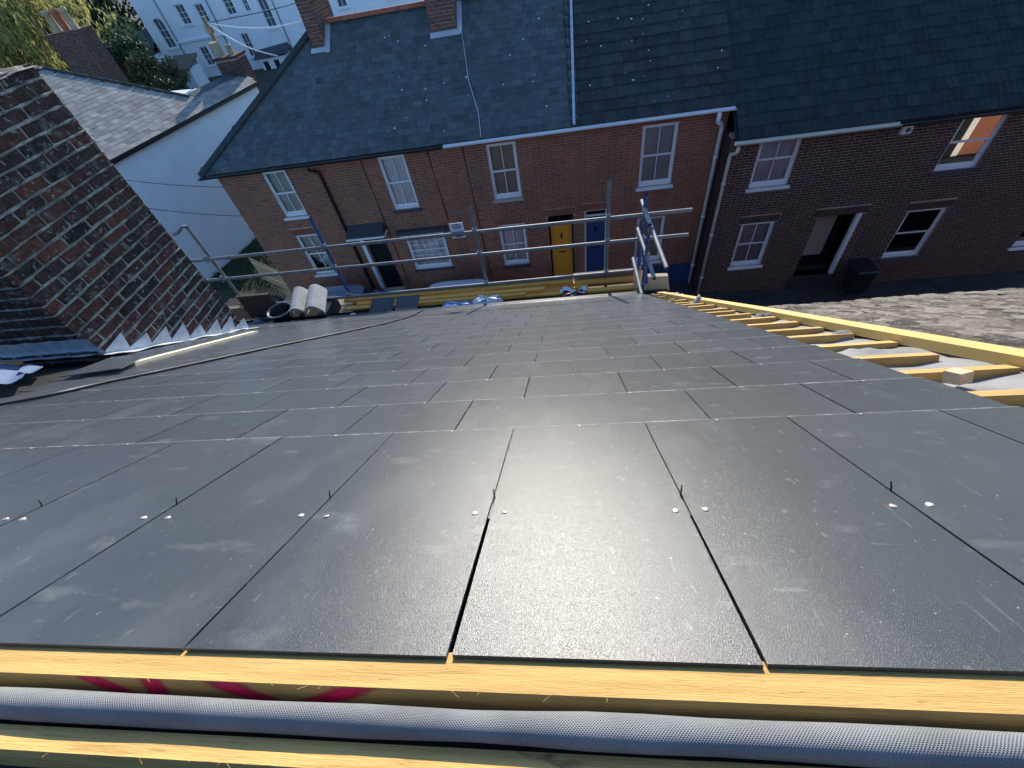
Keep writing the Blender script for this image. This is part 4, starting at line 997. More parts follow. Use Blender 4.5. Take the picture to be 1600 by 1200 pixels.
mb = MB(); mb.box(F(1.2), houses[3]['x1'], YF - .03, YF - .006, gz(1.5) - .4, Z(-7.12)); HT[3].part('plinth', mb, M['blueplinth'])
downpipe(HT[3], [(F(3.24), 12.72, 5.48), (F(3.24), 12.72, 5.25), (F(3.36), 12.88, 5.12), (F(3.39), 12.91, 5.02), (F(3.39), 12.91, gz(4.5))], 'white', .055)
mb = MB(); mb.box(F(1.30), F(1.52), YF - .012, YF - .004, Z(-6.75), Z(-6.60)); HT[3].part('air_brick', mb, M['lintelbrick'])
gutter(HT[3], houses[3]['x0'], houses[3]['x1'] + .05, 12.71, 5.53, 'white')
# their roofs
for i, h in enumerate(houses):
    t = h['t']; hp_ = hip if i == 0 else None
    x0 = -10.75 if i == 0 else h['x0']; x1 = h['x1']
    if i == 0: x0 = -10.75
    if i < 3:
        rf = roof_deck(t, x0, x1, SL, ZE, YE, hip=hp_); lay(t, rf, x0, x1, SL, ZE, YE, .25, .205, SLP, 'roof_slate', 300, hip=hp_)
    else:
        rf = roof_deck(t, x0, x1, SL, ZE, YE); lay(t, rf, x0 - .1, x1, SL, ZE, YE, .30, .335, CTP, 'roof_tile', 300, stag=False, T=.03)
    a = hip(SL) if i == 0 else x0
    k = 0
    while a < x1 - .1:
        b = min(a + .45, x1); mb = MB(); yr, zr = QP(0, SL, 0, ZE, YE).y, QP(0, SL, 0, ZE, YE).z + .02
        mb.grid(lambda u, v: (a + .005 + (b - a - .01) * u, yr + .13 * math.cos(math.pi * (1 - v)), zr + .10 * math.sin(math.pi * v) + .02), 1, 8)
        t.part('ridge_tile', mb, M['terracotta'] if i < 3 else M['contile'], parent=rf); a = b
    house_shell(t, h['x0'], h['x1'], YF, ZE)
mb = MB(); mb.beam(QP(-10.72, -.02, .05, ZE, YE), QP(hip(SL) + .03, SL, .06, ZE, YE), .20, .07, up=(0, -s2, c2)); HT[0].part('hip_capping', mb, M['contile'])
mb = MB(); a, b = QP(.50, .02, .035, ZE, YE), QP(.64, SL - .1, .035, ZE, YE); mb.beam(a + Vector((0, 0, .02)), b + Vector((0, 0, .02)), .07, .03, up=(0, -s2, c2)); HT[2].part('lead_strip', mb, M['lead'])
mb = MB(); mb.tube([QP(-2.50, 3.3, .05, ZE, YE), QP(-2.35, 1.8, .05, ZE, YE), QP(-2.1, .8, .05, ZE, YE), QP(-2.05, .05, .05, ZE, YE)], .008, 6)
single('cable', mb, M['whitecable'], QP(-2.2, 1.3, .05, ZE, YE), 'thin pale aerial cable trailing down the opposite slate roof below the middle chimney', 'cable')
# white lichen spots scattered over those roofs
sp = MB()
for i in range(70):
    x, s = random.choice([(random.uniform(.7, 4.4), random.uniform(.3, 4.2)), (random.uniform(-5, 0), random.uniform(.3, 4.0))]); r_ = random.uniform(.008, .028)
    c = QP(x, s, .05, ZE, YE); u_ = Vector((1, 0, 0)); v_ = Vector((0, c2, s2)); k = 6
    sp.add([c + (u_ * math.cos(6.283 * j / k) * random.uniform(.6, 1.3) + v_ * math.sin(6.283 * j / k)) * r_ for j in range(k)], [tuple(range(k))])
single('lichen', sp, M['white'], QP(0, 0, 0, ZE, YE), kind='stuff', label='white lichen and bird spots on the opposite roofs')

def stack(name, x0, x1, y0, y1, z0, z1, label, mb_brick, group=None, course=.085, pots=0, potm='terracotta', cap=150, flash=True):
    t = Thing(name, ((x0 + x1) / 2, (y0 + y1) / 2, z0), label, 'chimney', group)
    core = MB(); core.box(x0 + .01, x1 - .01, y0 + .01, y1 - .01, z0, z1); t.part('mortar_core', core, M['mortar'])
    ms = {}
    def get(L):
        L = round(L, 3)
        if L not in ms: ms[L] = brick_meshes(L, course - .012, .03, mb_brick, 2, .003, 77 + len(ms))
        return ms[L]
    rest = MB(); cnt = 0; n = int((z1 - z0) / course)
    for i in range(n):
        z = z0 + (i + .5) * course
        for face in (0, 1, 2, 3):
            A, B = (x0, x1) if face in (0, 2) else (y0, y1); pos = A - (.115 if (i + face) % 2 else 0)
            while pos < B - .02:
                a, b = max(pos, A), min(pos + .222, B); pos += .232
                if b - a < .04: continue
                m_ = (a + b) / 2
                mt = {0: Matrix.Translation((m_, y0, z)), 2: Matrix.Translation((m_, y1, z)) @ Matrix.Rotation(R(180), 4, 'Z'), 1: Matrix.Translation((x1, m_, z)) @ Matrix.Rotation(R(90), 4, 'Z'), 3: Matrix.Translation((x0, m_, z)) @ Matrix.Rotation(R(-90), 4, 'Z')}[face]
                me = random.choice(get(b - a))
                if face in (0, 1) and cnt < cap: t.part('brick', None, None, me=me, matrix=mt); cnt += 1
                else: rest.add([mt @ v.co for v in me.vertices], [tuple(p.vertices) for p in me.polygons])
    if rest.v: t.part('brick_field', rest, mb_brick, kind='stuff')
    cp = MB(); cp.box(x0 - .05, x1 + .05, y0 - .05, y1 + .05, z1, z1 + .09); t.part('cap', cp, mb_brick)
    for k in range(pots):
        px = x0 + (x1 - x0) * (k + .5) / pots; q = MB(); q.lathe((px, (y0 + y1) / 2, z1 + .09), [(.15, 0), (.13, .05), (.11, .45), (.14, .47), (.14, .55), (.10, .55), (.09, .1)], 14); t.part('chimney_pot', q, M[potm])
    return t
t = stack('brick_chimney', -7.12, -6.70, 15.85, 17.3, 7.2, 9.6, 'narrow red brick chimney at the left end of the opposite ridge', M['sootbrick'], 'chimneys on the opposite ridge', pots=2)
for i in range(9):
    s = 3.56 + i * .095; mb = MB(); a, b, c = QP(-6.69, s, .04, ZE, YE), QP(-6.69, s + .11, .04, ZE, YE), QP(-6.69, s + .04, .15, ZE, YE)
    mb.add([a, b, c, a + Vector((.012, 0, 0)), b + Vector((.012, 0, 0)), c + Vector((.012, 0, 0))], [(0, 2, 1), (3, 4, 5), (0, 1, 4, 3), (1, 2, 5, 4), (2, 0, 3, 5)]); t.part('lead_flashing', mb, M['lead'])
mb = MB(); mb.beam(QP(-6.63, 3.45, .045, ZE, YE), QP(-6.63, 4.42, .045, ZE, YE), .13, .012, up=(0, -s2, c2)); t.part('lead_soaker', mb, M['lead'])
mb = MB(); mb.beam(QP(-7.16, 3.56, .05, ZE, YE), QP(-6.66, 3.56, .05, ZE, YE), .16, .02, up=(0, -s2, c2)); t.part('lead_apron', mb, M['lead'])
t = stack('brick_chimney', -3.42, -2.64, 15.72, 17.3, 7.2, 9.7, 'wider red brick chimney with blue lead flashing in the middle of the opposite ridge', M['sootbrick'], 'chimneys on the opposite ridge', pots=3)
mb = MB(); mb.beam(QP(-2.57, 3.35, .045, ZE, YE), QP(-2.57, 4.42, .045, ZE, YE), .14, .016, up=(0, -s2, c2)); t.part('lead_soaker', mb, M['lead'])
mb = MB(); mb.beam(QP(-3.44, 3.40, .05, ZE, YE), QP(-2.52, 3.40, .05, ZE, YE), .18, .02, up=(0, -s2, c2)); t.part('lead_apron', mb, M['lead'])

# darker brown row to the right, standing half a metre forward and lower
YR = 12.35; ZER, YER = 4.99, 12.02; SLR = (16.5 - YER) / c2
def G(a): return a * 1.235
def ZR(a): return 10 + a * 1.235
RH = [dict(x0=4.55, x1=10.1 - .55, lab='dark brown brick house with recessed porch, next to the cream downpipe'), dict(x0=9.55, x1=14.6, lab='dark brown brick house with open sash windows at the far right')]
for h in RH: h['t'] = Thing('brick_house', ((h['x0'] + h['x1']) / 2, YR, gz(7)), h['lab'], 'house', 'dark brown brick houses across the street')
a, b = RH[0]['t'], RH[1]['t']
r1 = (G(4.29), G(5.12), ZR(-5.25), ZR(-4.07)); rg1 = (G(4.38), G(5.15), ZR(-7.37), ZR(-6.13)); rd = (G(6.10), G(7.08), ZR(-7.85), ZR(-6.14))
facade(a, 4.55, 9.55, gz, ZER - .03, YR, [r1, rg1, rd], M['brownbrick'], [lint(rg1), lint(rd, .22, .12)])
window(a, *r1, YR, ('folds', 'bluecurtain'), 'white', cols=2); window(a, *rg1, YR, ('folds', 'bluecurtain'), 'white')
mb = MB(); mb.box(rd[0] + .02, rd[1] - .35, YR + .50, YR + .56, rd[2] + .45, rd[3]); a.part('porch_panel', mb, M['beigedoor'])
mb = MB(); mb.box(rd[0] + .02, rd[1] - .02, YR + .57, YR + .62, rd[2] - .2, rd[3]); a.part('porch_back', mb, M['blackdoor'])
mb = MB(); mb.box(rd[1] - .10, rd[1] - .002, YR + .004, YR + .10, rd[2], rd[3] - .002); a.part('door_frame', mb, M['white'])
mb = MB(); mb.box(rd[0] - .05, rd[1] + .05, YR - .08, YR + .57, gz(8) - .1, rd[2]); a.part('doorstep', mb, M['paving'])
r2 = (G(8.10), G(8.93), ZR(-5.32), ZR(-4.20)); rg2 = (G(8.08), G(8.92), ZR(-7.50), ZR(-6.21)); rg3 = (G(11.0), G(11.85), ZR(-7.50), ZR(-6.25)); r3 = (G(11.0), G(11.85), ZR(-5.4), ZR(-4.25))
facade(b, 9.55, 14.6, gz, ZER - .03, YR, [r2, rg2, rg3, r3], M['brownbrick'], [lint(rg2), lint(rg3)])
window(b, *r2, YR, None, 'bluesill', cols=1, glass='mirror'); window(b, *rg2, YR, None, 'bluesill', cols=1); window(b, *rg3, YR, None, 'white'); window(b, *r3, YR, None, 'white')
for h in RH:
    t = h['t']; rf = roof_deck(t, h['x0'], h['x1'], SLR, ZER, YER)
    lay(t, rf, h['x0'], h['x1'], SLR, ZER, YER, .30, .335, DTP, 'roof_tile', 300, stag=False, T=.016); house_shell(t, h['x0'], h['x1'], YR, ZER - .05)
gutter(a, 4.5, 8.3, 11.93, 4.97, 'cream'); gutter(b, 9.55, 14.6, 11.93, 4.95, 'blackpaint'); gutter(a, 8.3, 9.55, 11.93, 4.95, 'blackpaint')
downpipe(a, [(4.62, 11.98, 4.86), (4.62, 12.0, 4.72), (4.56, 12.24, 4.58), (4.56, 12.28, 4.45), (4.56, 12.28, gz(4.5))], 'cream', .045)
mb = MB(); mb.box(4.525, 4.549, 12.37, 13.0, gz(4.5) - .2, 4.9); a.part('return_wall', mb, M['brownbrick'])
ab = Thing('alarm_box', (8.75, YR, 4.7), 'white alarm box with a round dark mark under the eaves of the dark brown house', 'alarm box')
mb = MB(); mb.box(8.62, 8.86, YR - .09, YR - .006, 4.56, 4.84); ab.part('box', mb, M['white'])
mb = MB(); mb.tube([(8.76, YR - .098, 4.66), (8.76, YR - .088, 4.66)], .055, 14); ab.part('round_mark', mb, M['bluedoor'])
bn = Thing('wheelie_bin', (9.3, 11.9, gz(9)), 'dark wheelie bin in deep shade by the porch of the dark brown house', 'bin')
mb = MB(); z = gz(9); mb.hexa([(9.06, 11.68, z + .1), (9.50, 11.68, z + .1), (9.50, 12.15, z + .1), (9.06, 12.15, z + .1), (9.0, 11.6, z + .98), (9.56, 11.6, z + .98), (9.56, 12.22, z + .98), (9.0, 12.22, z + .98)]); bn.part('body', mb, M['blackplastic'])
mb = MB(); mb.hexa([(8.98, 11.56, z + .985), (9.58, 11.56, z + .985), (9.58, 12.26, z + .985), (8.98, 12.26, z + .985), (9.02, 11.6, z + 1.03), (9.54, 11.6, z + 1.03), (9.54, 12.24, z + 1.08), (9.02, 12.24, z + 1.08)]); bn.part('lid', mb, M['blackplastic'])
for x in (9.06, 9.48):
    mb = MB(); mb.tube([(x - .03, 12.15, z + .1), (x + .03, 12.15, z + .1)], .1, 12); bn.part('wheel', mb, M['rubber'])

# ------------------------------------------------------------------ white side house with its pale slate roof
AZ = R(77); wd = Vector((math.cos(AZ), math.sin(AZ), 0)); wn = Vector((math.sin(AZ), -math.cos(AZ), 0))   # along the wall, out of the wall
WO = Vector((-14.61, 16.95, 0)); wz = 5.80
sh_ = Thing('white_house', (-16, 18, .95), 'white rendered side house with sunlit pale slate roof behind the brick end house', 'house')
def WP(t, o, z): v = WO + wd * t + wn * o; return Vector((v.x, v.y, z))
mb = MB(); mb.hexa([WP(-7, 0, .7), WP(5.6, 0, .7), WP(5.6, -6, .7), WP(-7, -6, .7), WP(-7, 0, wz - .02), WP(5.6, 0, wz - .02), WP(5.6, -6, wz - .02), WP(-7, -6, wz - .02)]); sh_.part('wall', mb, M['render'])
SS = R(24); cs, ss = math.cos(SS), math.sin(SS)
def SP(t, s, n=0): v = WP(t, .15 - s * cs + n * ss, wz + s * ss + n * cs); return v
RID = 5.2
mb = MB(); e = Vector((0, 0, -.07))
A = [SP(-7.5, 0), SP(5.75, 0), SP(5.75, .9), SP(2.6, .9), SP(.7, RID), SP(-7.5, RID)]
# main slope with its hip, then the lower strip beyond
mb.add(A + [p + e for p in A], [(0, 1, 2, 3, 4, 5), (11, 10, 9, 8, 7, 6), (0, 6, 7, 1), (1, 7, 8, 2), (2, 8, 9, 3), (3, 9, 10, 4), (4, 10, 11, 5), (5, 11, 6, 0)])
bk_ = [WP(-7.5, -9.3, wz - .3), WP(5.75, -2.2, wz + .1), WP(2.6, -3.2, wz - .2), WP(.7, -9.3, wz - .3)]
mb.add([A[5], A[4], bk_[3], bk_[0]], [(0, 1, 2, 3)]); mb.add([A[4], A[3], bk_[2], bk_[3]], [(0, 1, 2, 3)]); mb.add([A[3], A[2], bk_[1], bk_[2]], [(0, 1, 2, 3)])
rf = sh_.part('roof', mb, M['under'])
PS = [flat_piece(.29, .34, .01, M['paleslate'], 'roof_slate', 30 + k, .006) for k in range(4)]
rest = MB(); r = 0; cells = []
while r * .22 < RID - .05:
    s = r * .22; k = 0
    while True:
        x = -7.4 + (k + .5) * .295 + (.147 if r % 2 else 0); k += 1
        lim = 5.7 if s < .75 else 2.6 - (s - .9) / (RID - .9) * 1.9 - .1
        if x > lim: break
        cells.append((s, x))
    r += 1
frame = Matrix(((wd.x, -wn.x * cs, wn.x * ss, 0), (wd.y, -wn.y * cs, wn.y * ss, 0), (0, ss, cs, 0), (0, 0, 0, 1)))
cells.sort(key=lambda q: (SP(q[1], q[0]) - Vector((0, 0, 10))).length if q[1] > -3.5 else 99)
for i, (s, x) in enumerate(cells):
    m_ = frame @ Matrix.Rotation(random.gauss(0, .012), 4, 'Z') @ Matrix.Rotation(-.025 + random.gauss(0, .008), 4, 'X'); m_.translation = SP(x, s, .03 + random.uniform(0, .004)); me = random.choice(PS)
    if i < 300: sh_.part('roof_slate', None, None, me=me, matrix=m_, parent=rf)
    else: rest.add([m_ @ v.co for v in me.vertices], [tuple(p.vertices) for p in me.polygons])
sh_.part('roof_slate_field', rest, M['paleslate'], parent=rf, kind='stuff')
for p, q in ((SP(.7, RID, .03), SP(2.6, .9, .03)), (SP(-7.5, RID, .03), SP(.7, RID, .03))):
    n = int((q - p).length / .45)
    for k in range(n):
        mb = MB(); mb.tube([p.lerp(q, (k + .03) / n), p.lerp(q, (k + .97) / n)], .075, 10); sh_.part('ridge_tile', mb, M['contile'], parent=rf)
mb = MB(); mb.beam(SP(2.75, .95, .02), SP(5.75, .95, .02), .35, .03, up=(wn.x * ss, wn.y * ss, cs)); sh_.part('ridge_lead', mb, M['oldslate'], parent=rf)
mb = MB(); mb.beam(WP(-7.5, .17, wz - .06), WP(5.75, .17, wz - .06), .09, .10); sh_.part('gutter', mb, M['blackpaint'])
for z in (3.9, 4.9):
    mb = MB(); n = 8; mb.tube([Vector((-15.5, 14.2, z + .6)).lerp(Vector((-9.5, 13.2, z)), k / n) - Vector((0, 0, .12 * math.sin(math.pi * k / n))) for k in range(n + 1)], .012, 6)
    single('overhead_wire', mb, M['cable'], (-12.5, 13.7, z), 'thin black wire strung in front of the white wall, the %s of two' % ('lower' if z < 4.5 else 'upper'), 'wire')
# chimney with tall pot on the far end, and the rear chimney with red pots
t = stack('brick_chimney', -14.65, -13.65, 22.4, 23.3, 5.4, 6.75, 'small dark brick chimney with tall buff pot at the far end of the pale roof', M['brownbrick'], None, course=.085, cap=60)
mb = MB(); mb.box(-14.62, -14.32, 22.5, 22.85, 6.84, 7.35); t.part('chimney_pot', mb, M['buffpot'])
mb = MB(); mb.lathe((-14.0, 22.85, 6.84), [(.13, 0), (.11, .26), (.13, .28), (.13, .34), (.08, .34)], 12); t.part('chimney_pot', mb, M['buffpot'])
t = stack('brick_chimney', -28.75, -26.65, 30.0, 31.2, 3.0, 7.95, 'broad dark brick chimney with red pots behind the pale slate roof, under the trees', M['oldbrick'], None, course=.085, cap=220)
for k, m in enumerate(('buffpot', 'terracotta', 'buffpot')):
    mb = MB(); x = -28.2 + k * .55; mb.lathe((x, 30.5, 8.04), [(.24, 0), (.20, .06), (.18, .75), (.23, .78), (.23, .95), (.16, .95), (.15, .1)], 14); t.part('chimney_pot', mb, M[m])

# ------------------------------------------------------------------ big white villa up the hill
YV = 55.0
vl = Thing('white_villa', (-26, YV, .2), 'large white stuccoed villa with arched window and sash windows, standing beyond the roofs', 'house')
vw = {'arch': (-40.25, -39.2, 3.66, 6.14), 'a1': (-37.15, -36.15, 5.22, 6.83), 'a2': (-35.1, -34.15, 5.1, 6.6), 'a3': (-32.0, -31.0, 5.33, 6.95), 'a4': (-30.05, -29.45, 5.33, 6.9), 'a5': (-28.5, -27.5, 3.78, 6.2), 'b0': (-38.6, -37.95, 1.8, 3.0), 'b1': (-37.0, -36.05, 1.73, 3.38), 'b2': (-31.85, -31.0, 1.85, 3.85), 'b3': (-29.2, -28.5, .6, 2.0), 'c1': (-24.6, -23.6, 3.8, 6.0), 'c2': (-20.6, -19.6, 4.4, 6.3), 'c3': (-15.5, -14.5, 4.4, 6.3)}
xc = sorted({-41.3, -9.0} | {v for o in vw.values() for v in o[:2]}); zc = sorted({-1.0, 9.9} | {v for o in vw.values() for v in o[2:]})
mb = MB()
for x0, x1 in zip(xc[:-1], xc[1:]):
    for z0, z1 in zip(zc[:-1], zc[1:]):
        xm, zm = (x0 + x1) / 2, (z0 + z1) / 2
        if any(o[0] < xm < o[1] and o[2] < zm < o[3] for o in vw.values()): continue
        mb.box(x0, x1, YV, YV + .5, z0, z1)
mb.box(-41.3, -40.8, YV + .5, YV + 10, -1, 9.9); mb.box(-9.5, -9, YV + .5, YV + 10, -1, 9.9); mb.box(-40.8, -9.5, YV + 9.5, YV + 10, -1, 9.9)
vl.part('wall', mb, M['render'])
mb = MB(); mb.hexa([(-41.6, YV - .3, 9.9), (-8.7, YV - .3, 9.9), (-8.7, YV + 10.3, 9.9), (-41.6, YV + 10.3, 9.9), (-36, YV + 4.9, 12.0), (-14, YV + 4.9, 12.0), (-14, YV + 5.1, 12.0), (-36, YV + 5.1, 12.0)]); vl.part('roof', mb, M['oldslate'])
for k, o in vw.items():
    x0, x1, z0, z1 = o
    fb = MB(); f = .09
    fb.box(x0, x0 + f, YV + .12, YV + .2, z0, z1); fb.box(x1 - f, x1, YV + .12, YV + .2, z0, z1); fb.box(x0 + f, x1 - f, YV + .12, YV + .2, z1 - f, z1); fb.box(x0 + f, x1 - f, YV + .12, YV + .2, z0, z0 + f)
    xm = (x0 + x1) / 2; fb.box(xm - .022, xm + .022, YV + .13, YV + .19, z0 + f, z1 - f)
    for q in (.35, .6):
        zz = z0 + (z1 - z0) * q; fb.box(x0 + f, x1 - f, YV + .125, YV + .195, zz - .022, zz + .022)
    w = vl.part('window', fb, M['white'])
    pb = MB(); pb.box(x0 + f, x1 - f, YV + .205, YV + .22, z0 + f, z1 - f); vl.part('pane', pb, M['villaglass'], parent=w)
    sb = MB(); sb.box(x0 - .12, x1 + .12, YV - .12, YV + .1, z0 - .14, z0 - .002); vl.part('sill', sb, M['white'], parent=w)
    if k == 'arch':    # arched head: a pane fan and white spandrels
        cx, cz, rr = (x0 + x1) / 2, z1 - .52, (x1 - x0) / 2
        for sgn in (-1, 1):
            sp_ = MB(); n = 8; pts = [(cx + sgn * rr * math.cos(a), cz + rr * math.sin(a)) for a in [math.pi / 2 * i / n for i in range(n + 1)]] + [(cx + sgn * rr, z1 + .01)]
            pts = [(px, min(pz, z1 + .008)) for px, pz in pts]
            vs_ = [(px, YV - .004, pz) for px, pz in pts] + [(px, YV + .11, pz) for px, pz in pts]; m_ = len(pts)
            idx = list(range(m_)) if sgn > 0 else list(reversed(range(m_)))
            sp_.add(vs_, [tuple(idx)] + [(i, (i + 1) % m_, m_ + (i + 1) % m_, m_ + i) for i in range(m_)]); vl.part('arch_spandrel', sp_, M['render'], parent=w)
mb = MB(); mb.box(-38.9, -33.4, YV - .18, YV - .004, 3.95, 4.1); vl.part('string_course', mb, M['render'])
mb = MB(); mb.box(-41.4, -9, YV - .2, YV - .004, 9.5, 9.85); vl.part('cornice', mb, M['render'])
for x in (-38.75, -33.5, -26.9):
    mb = MB(); mb.tube([(x, YV - .1, 9.4), (x, YV - .1, .3)], .055, 8); vl.part('downpipe', mb, M['greyplastic'])
mb = MB(); mb.hexa([(-31.0, YV - 1.4, 1.75), (-26.9, YV - 1.4, 2.0), (-26.9, YV - .004, 2.0), (-31.0, YV - .004, 1.75), (-30.8, YV - 1.2, 1.95), (-27.2, YV - 1.2, 2.2), (-27.2, YV - .004, 2.6), (-30.8, YV - .004, 2.35)]); vl.part('veranda_roof', mb, M['canopy'])
mb = MB(); mb.box(-30.4, -27.4, YV - 1.1, YV - .005, 0, 1.74); vr = vl.part('veranda', mb, M['render'])
for x in (-30.1, -28.9): 
    mb = MB(); mb.box(x, x + .55, YV - 1.13, YV - 1.102, .55, 1.5); vl.part('pane', mb, M['carglass'], parent=vr)
pc = Thing('porch_wing', (-43, YV - 2, .5), 'low white wing with grey slate roof at the left end of the white villa', 'house')
mb = MB(); mb.box(-45.2, -41.35, YV - 1.2, YV + 4, -1, 3.5); pc.part('wall', mb, M['render'])
mb = MB(); mb.add([(-45.2, YV - 1.2, 3.5), (-45.2, YV + 4, 3.5), (-45.2, YV + 1.4, 5.2)], [(0, 2, 1)]); pc.part('gable', mb, M['render'])
mb = MB(); mb.hexa([(-45.6, YV - 1.5, 3.42), (-41.35, YV - 1.5, 3.42), (-41.35, YV + 1.4, 5.25), (-45.6, YV + 1.4, 5.25), (-45.6, YV - 1.5, 3.54), (-41.35, YV - 1.5, 3.54), (-41.35, YV + 1.4, 5.4), (-45.6, YV + 1.4, 5.4)])
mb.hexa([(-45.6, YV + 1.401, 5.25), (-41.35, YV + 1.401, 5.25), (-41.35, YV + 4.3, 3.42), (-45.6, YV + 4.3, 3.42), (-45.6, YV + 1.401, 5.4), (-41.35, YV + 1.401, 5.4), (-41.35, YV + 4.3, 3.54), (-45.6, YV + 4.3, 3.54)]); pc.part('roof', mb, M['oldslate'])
mb = MB(); mb.beam((-45.62, YV - 1.5, 3.44), (-45.62, YV + 1.4, 5.28), .06, .25); mb.beam((-45.62, YV + 1.42, 5.28), (-45.62, YV + 4.3, 3.44), .06, .25); pc.part('bargeboard', mb, M['white'])
t = Thing('lean_to', (-37.2, YV - 5, 0), 'low white lean-to with rusty brown tiled top in front of the white villa', 'outbuilding')
mb = MB(); mb.box(-38.8, -35.6, YV - 5.2, YV - 3.2, -.5, 2.6); t.part('wall', mb, M['render'])
mb = MB(); mb.hexa([(-39.0, YV - 5.5, 2.55), (-35.4, YV - 5.5, 2.45), (-35.4, YV - 3.0, 3.2), (-39.0, YV - 3.0, 3.3), (-39.0, YV - 5.5, 2.75), (-35.4, YV - 5.5, 2.65), (-35.4, YV - 3.0, 3.4), (-39.0, YV - 3.0, 3.5)]); t.part('roof', mb, M['polewood'])

# ------------------------------------------------------------------ telegraph pole and cables
tp = Thing('telegraph_pole', (-17.05, 27, .9), 'wooden telegraph pole in front of the white villa', 'pole')
mb = MB(); mb.tube([(-17.05, 27, .8), (-17.05, 27, 7.85)], [.14, .10], 12); tp.part('pole', mb, M['polewood'])
mb = MB(); mb.box(-17.18, -16.92, 26.87, 27.13, 7.2, 7.45); tp.part('junction_box', mb, M['polewood'])
mb = MB()
for k in range(6): mb.tube([(-17.05 + .1 * (-1) ** k, 27, 2.5 + k * .6), (-17.05 + .28 * (-1) ** k, 27, 2.5 + k * .6)], .012, 6)
tp.part('step_iron', mb, M['steel'])
for k, (q, l_, m) in enumerate((((-12.6, 24.0, 6.35), 'lower white cable sloping from the telegraph pole to the opposite ridge', 'whitecable'), ((-12.2, 27.5, 7.0), 'upper white cable sloping from the telegraph pole', 'whitecable'), ((-8.0, 30, 8.1), 'dark cable running level from the telegraph pole past the villa', 'cable'))):
    p = Vector((-17.0, 27, 7.6)); q = Vector(q); mb = MB(); mb.tube([p.lerp(q, i / 10) - Vector((0, 0, .25 * math.sin(math.pi * i / 10))) for i in range(11)], .022 if k < 2 else .015, 6)
    single('overhead_cable', mb, M[m], p, l_, 'cable')

# ------------------------------------------------------------------ cars, fence, grass
def car(name, cx, cy, zg, L, W, paint, label):
    t = Thing(name, (cx, cy, zg), label, 'car', 'cars parked across the street')
    st = [(-.5, .35, .55), (-.48, .30, .72), (-.30, .22, .90), (-.0, .2, .93), (.28, .2, .92), (.46, .25, .80), (.5, .35, .6)]
    mb = MB(); n = len(st)
    for u, zl, zh in st:
        w = W / 2 * (1 - .18 * abs(u * 2) ** 3)
        for y, z in ((-w * .94, zl), (-w, (zl + zh) / 2), (-w * .9, zh), (w * .9, zh), (w, (zl + zh) / 2), (w * .94, zl)): mb.v.append((cx + u * L, cy + y, zg + z))
    for i in range(n - 1):
        for j in range(6):
            mb.smooth.add(len(mb.f)); mb.f.append((i * 6 + j, (i + 1) * 6 + j, (i + 1) * 6 + (j + 1) % 6, i * 6 + (j + 1) % 6)); mb.mi.append(0)
    mb.f += [tuple(range(6)), tuple(reversed(range((n - 1) * 6, n * 6)))]; mb.mi += [0, 0]
    t.part('body', mb, M[paint])
    def dome(z0, z1, k0, k1, name, m):
        mb = MB()
        def f(u, v):
            a = 2 * math.pi * u; kk = k0 + (k1 - k0) * v; e = lambda x: math.copysign(abs(x) ** .5, x)
            return (cx + .02 * L + kk * L * .30 * e(math.cos(a)), cy + W * .43 * (1 - .12 * v) * kk / k0 * e(math.sin(a)) * .98, zg + z0 + (z1 - z0) * math.sin(v * math.pi / 2))
        mb.grid(f, 32, 6); return t.part(name, mb, M[m])
    dome(.91, 1.36, 1.12, .88, 'windows', 'carglass'); 
    mb = MB(); e = lambda x: math.copysign(abs(x) ** .5, x)
    mb.grid(lambda u, v: (cx + .02 * L + .9 * (1 - v) * L * .30 * e(math.cos(2 * math.pi * u)), cy + W * .43 * .72 * (1 - v) * e(math.sin(2 * math.pi * u)), zg + 1.35 + .09 * math.sin(v * math.pi / 2)), 32, 6); t.part('car_roof', mb, M[paint])
    for sx in (-.31, .31):
        for sy in (-1, 1):
            mb = MB(); x = cx + sx * L; y = cy + sy * W * .44; mb.tube([(x, y - .1, zg + .31), (x, y + .1, zg + .31)], .31, 18); w = t.part('wheel', mb, M['rubber'])
            mb = MB(); mb.tube([(x, y - .106, zg + .31), (x, y + .106, zg + .31)], .19, 14); t.part('rim', mb, M['alu'], parent=w)
    for sy in (-.33, .33):
        mb = MB(); mb.box(cx - L * .497, cx - L * .47, cy + sy * W - .12, cy + sy * W + .12, zg + .58, zg + .70); t.part('headlight', mb, M['white'])
car('parked_car', -7.75, 11.25, gz(-8) - .12, 4.0, 1.75, 'carblue', 'silver blue car parked below the end house, seen over the scaffold')
car('parked_car', -3.55, 11.3, gz(-4) - .12, 3.9, 1.72, 'carwhite', 'white car parked in front of the porch house, mostly hidden by the battens')
fn = Thing('picket_fence', (-11.6, 13.7, gz(-12)), 'small wooden picket fence beside the brick end house', 'fence')
for k in range(11):
    mb = MB(); x = -12.3 + k * .15; y = 14.3 - k * .09; z = gz(x) - .1; h = 1.0
    mb.hexa([(x, y, z), (x + .08, y - .04, z), (x + .08, y - .01, z), (x, y + .03, z), (x, y, z + h), (x + .08, y - .04, z + h), (x + .08, y - .01, z + h + .05), (x, y + .03, z + h + .05)]); fn.part('picket', mb, M['offcut'])
for zr in (.25, .8):
    mb = MB(); mb.beam((-12.35, 14.36, gz(-12) + zr - .1), (-10.7, 13.37, gz(-12) + zr - .1), .03, .07); fn.part('rail', mb, M['offcut'])
gb = MB()
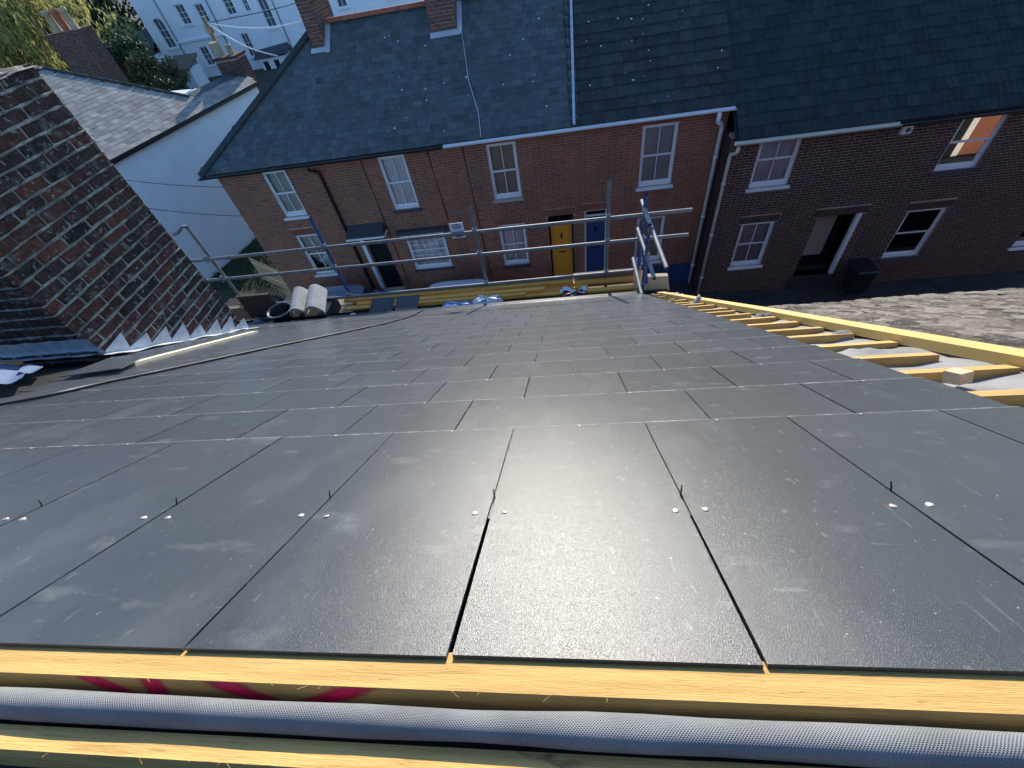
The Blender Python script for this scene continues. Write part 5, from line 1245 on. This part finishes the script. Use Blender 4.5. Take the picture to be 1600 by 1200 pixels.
for i in range(9000):
    x = random.uniform(-15.2, -10.9); y = random.uniform(13.8, 22); 
    if (Vector((x, y, 0)) - WO).dot(wn) < .05: continue
    z = gz(x) - .15; h = random.uniform(.05, .16); a = random.uniform(0, 6.3); dx, dy = math.cos(a) * .02, math.sin(a) * .02
    gb.add([(x - dx, y - dy, z), (x + dx, y + dy, z), (x + random.uniform(-.06, .06), y + random.uniform(-.06, .06), z + h)], [(0, 1, 2)])
single('grass', gb, M['grass'], (-13, 17, .8), label='rough grass in the side yard', kind='stuff')

# ------------------------------------------------------------------ trees and bushes
def tree(name, x, y, z, h, r, label, cat, leaf, n, crown_lo=.25, droop=0.0, ls=.16, seed=0, group=None):
    rr = random.Random(seed); t = Thing(name, (x, y, z), label, cat, group)
    mb = MB(); mb.tube([(x, y, z), (x + .1, y, z + h * .35), (x - .05, y + .1, z + h * .8)], [h * .022, h * .016, h * .005], 10)
    cl = []
    for k in range(60):
        v = rr.uniform(crown_lo, 1); a = rr.uniform(0, 6.3); prof = math.sin(math.pi * min(1, (v - crown_lo) / (1 - crown_lo) * .85 + .12)) ** .7
        q = r * prof * rr.uniform(.45, 1); cl.append((Vector((x + q * math.cos(a), y + q * math.sin(a), z + h * v)), r * rr.uniform(.16, .34)))
    for p, q in cl[:26]:
        b = Vector((x, y, z + (p.z - z) * .6)); mb.tube([b, b.lerp(p, .6) + Vector((0, 0, .1)), p], [h * .007, h * .004, .01], 5)
    t.part('trunk', mb, M['bark'])
    lv = MB(); per = n // len(cl)
    for p, q in cl:
        for k in range(per):
            d = Vector((rr.gauss(0, 1), rr.gauss(0, 1), rr.gauss(0, .8))).normalized() * q * rr.uniform(.5, 1.05)
            c = p + d; c.z -= droop * rr.random()
            s = ls * rr.uniform(.5, 1.3)
            u = Vector((rr.gauss(0, 1), rr.gauss(0, 1), rr.gauss(0, 1))).normalized()
            if droop: u = (u * .45 + Vector((0, 0, -1))).normalized()
            w = u.cross(Vector((rr.gauss(0, 1), rr.gauss(0, 1), rr.gauss(0, 1)))).normalized()
            L_ = s * (2.6 if droop else 1.3)
            lv.add([c, c + u * L_ * .5 + w * s * .4, c + u * L_, c + u * L_ * .5 - w * s * .4], [(0, 1, 2, 3)])
    t.part('crown', lv, M[leaf]); return t
tree('willow_tree', -38.5, 40.0, .3, 11.0, 5.6, 'drooping yellow green tree lit by the sun at the top left corner', 'tree', 'leaflit', 22000, .12, 1.6, .19, 1)
tree('evergreen_tree', -50.0, 63.0, .0, 14.0, 7.5, 'tall dark green tree just left of the white villa', 'tree', 'leafdark', 26000, .05, 0, .34, 2)
tree('evergreen_tree', -53.0, 54.0, .0, 9.0, 5.0, 'dark evergreen between the yellow tree and the white wing of the villa', 'tree', 'leafdark', 20000, .05, 0, .28, 3)
tree('bush', -31.6, 37.5, .2, 6.3, 2.9, 'tall olive bush just right of the broad brick chimney', 'bush', 'leafdark', 16000, .03, 0, .17, 4)
tree('bush', -28.9, 36.2, .3, 5.3, 2.3, 'olive bush in front of the low white wing', 'bush', 'leafolive', 14000, .03, 0, .16, 5)
tree('bush', -27.0, 34.5, .3, 4.2, 1.8, 'low rounded dark bush at the foot of the pale roof hip', 'bush', 'leafdark', 11000, .03, 0, .14, 8)
tree('evergreen_tree', -47.0, 44.0, .0, 10.0, 6.0, 'dark tree at the left edge behind the yellow tree', 'tree', 'leafdark', 16000, .05, 0, .30, 6)
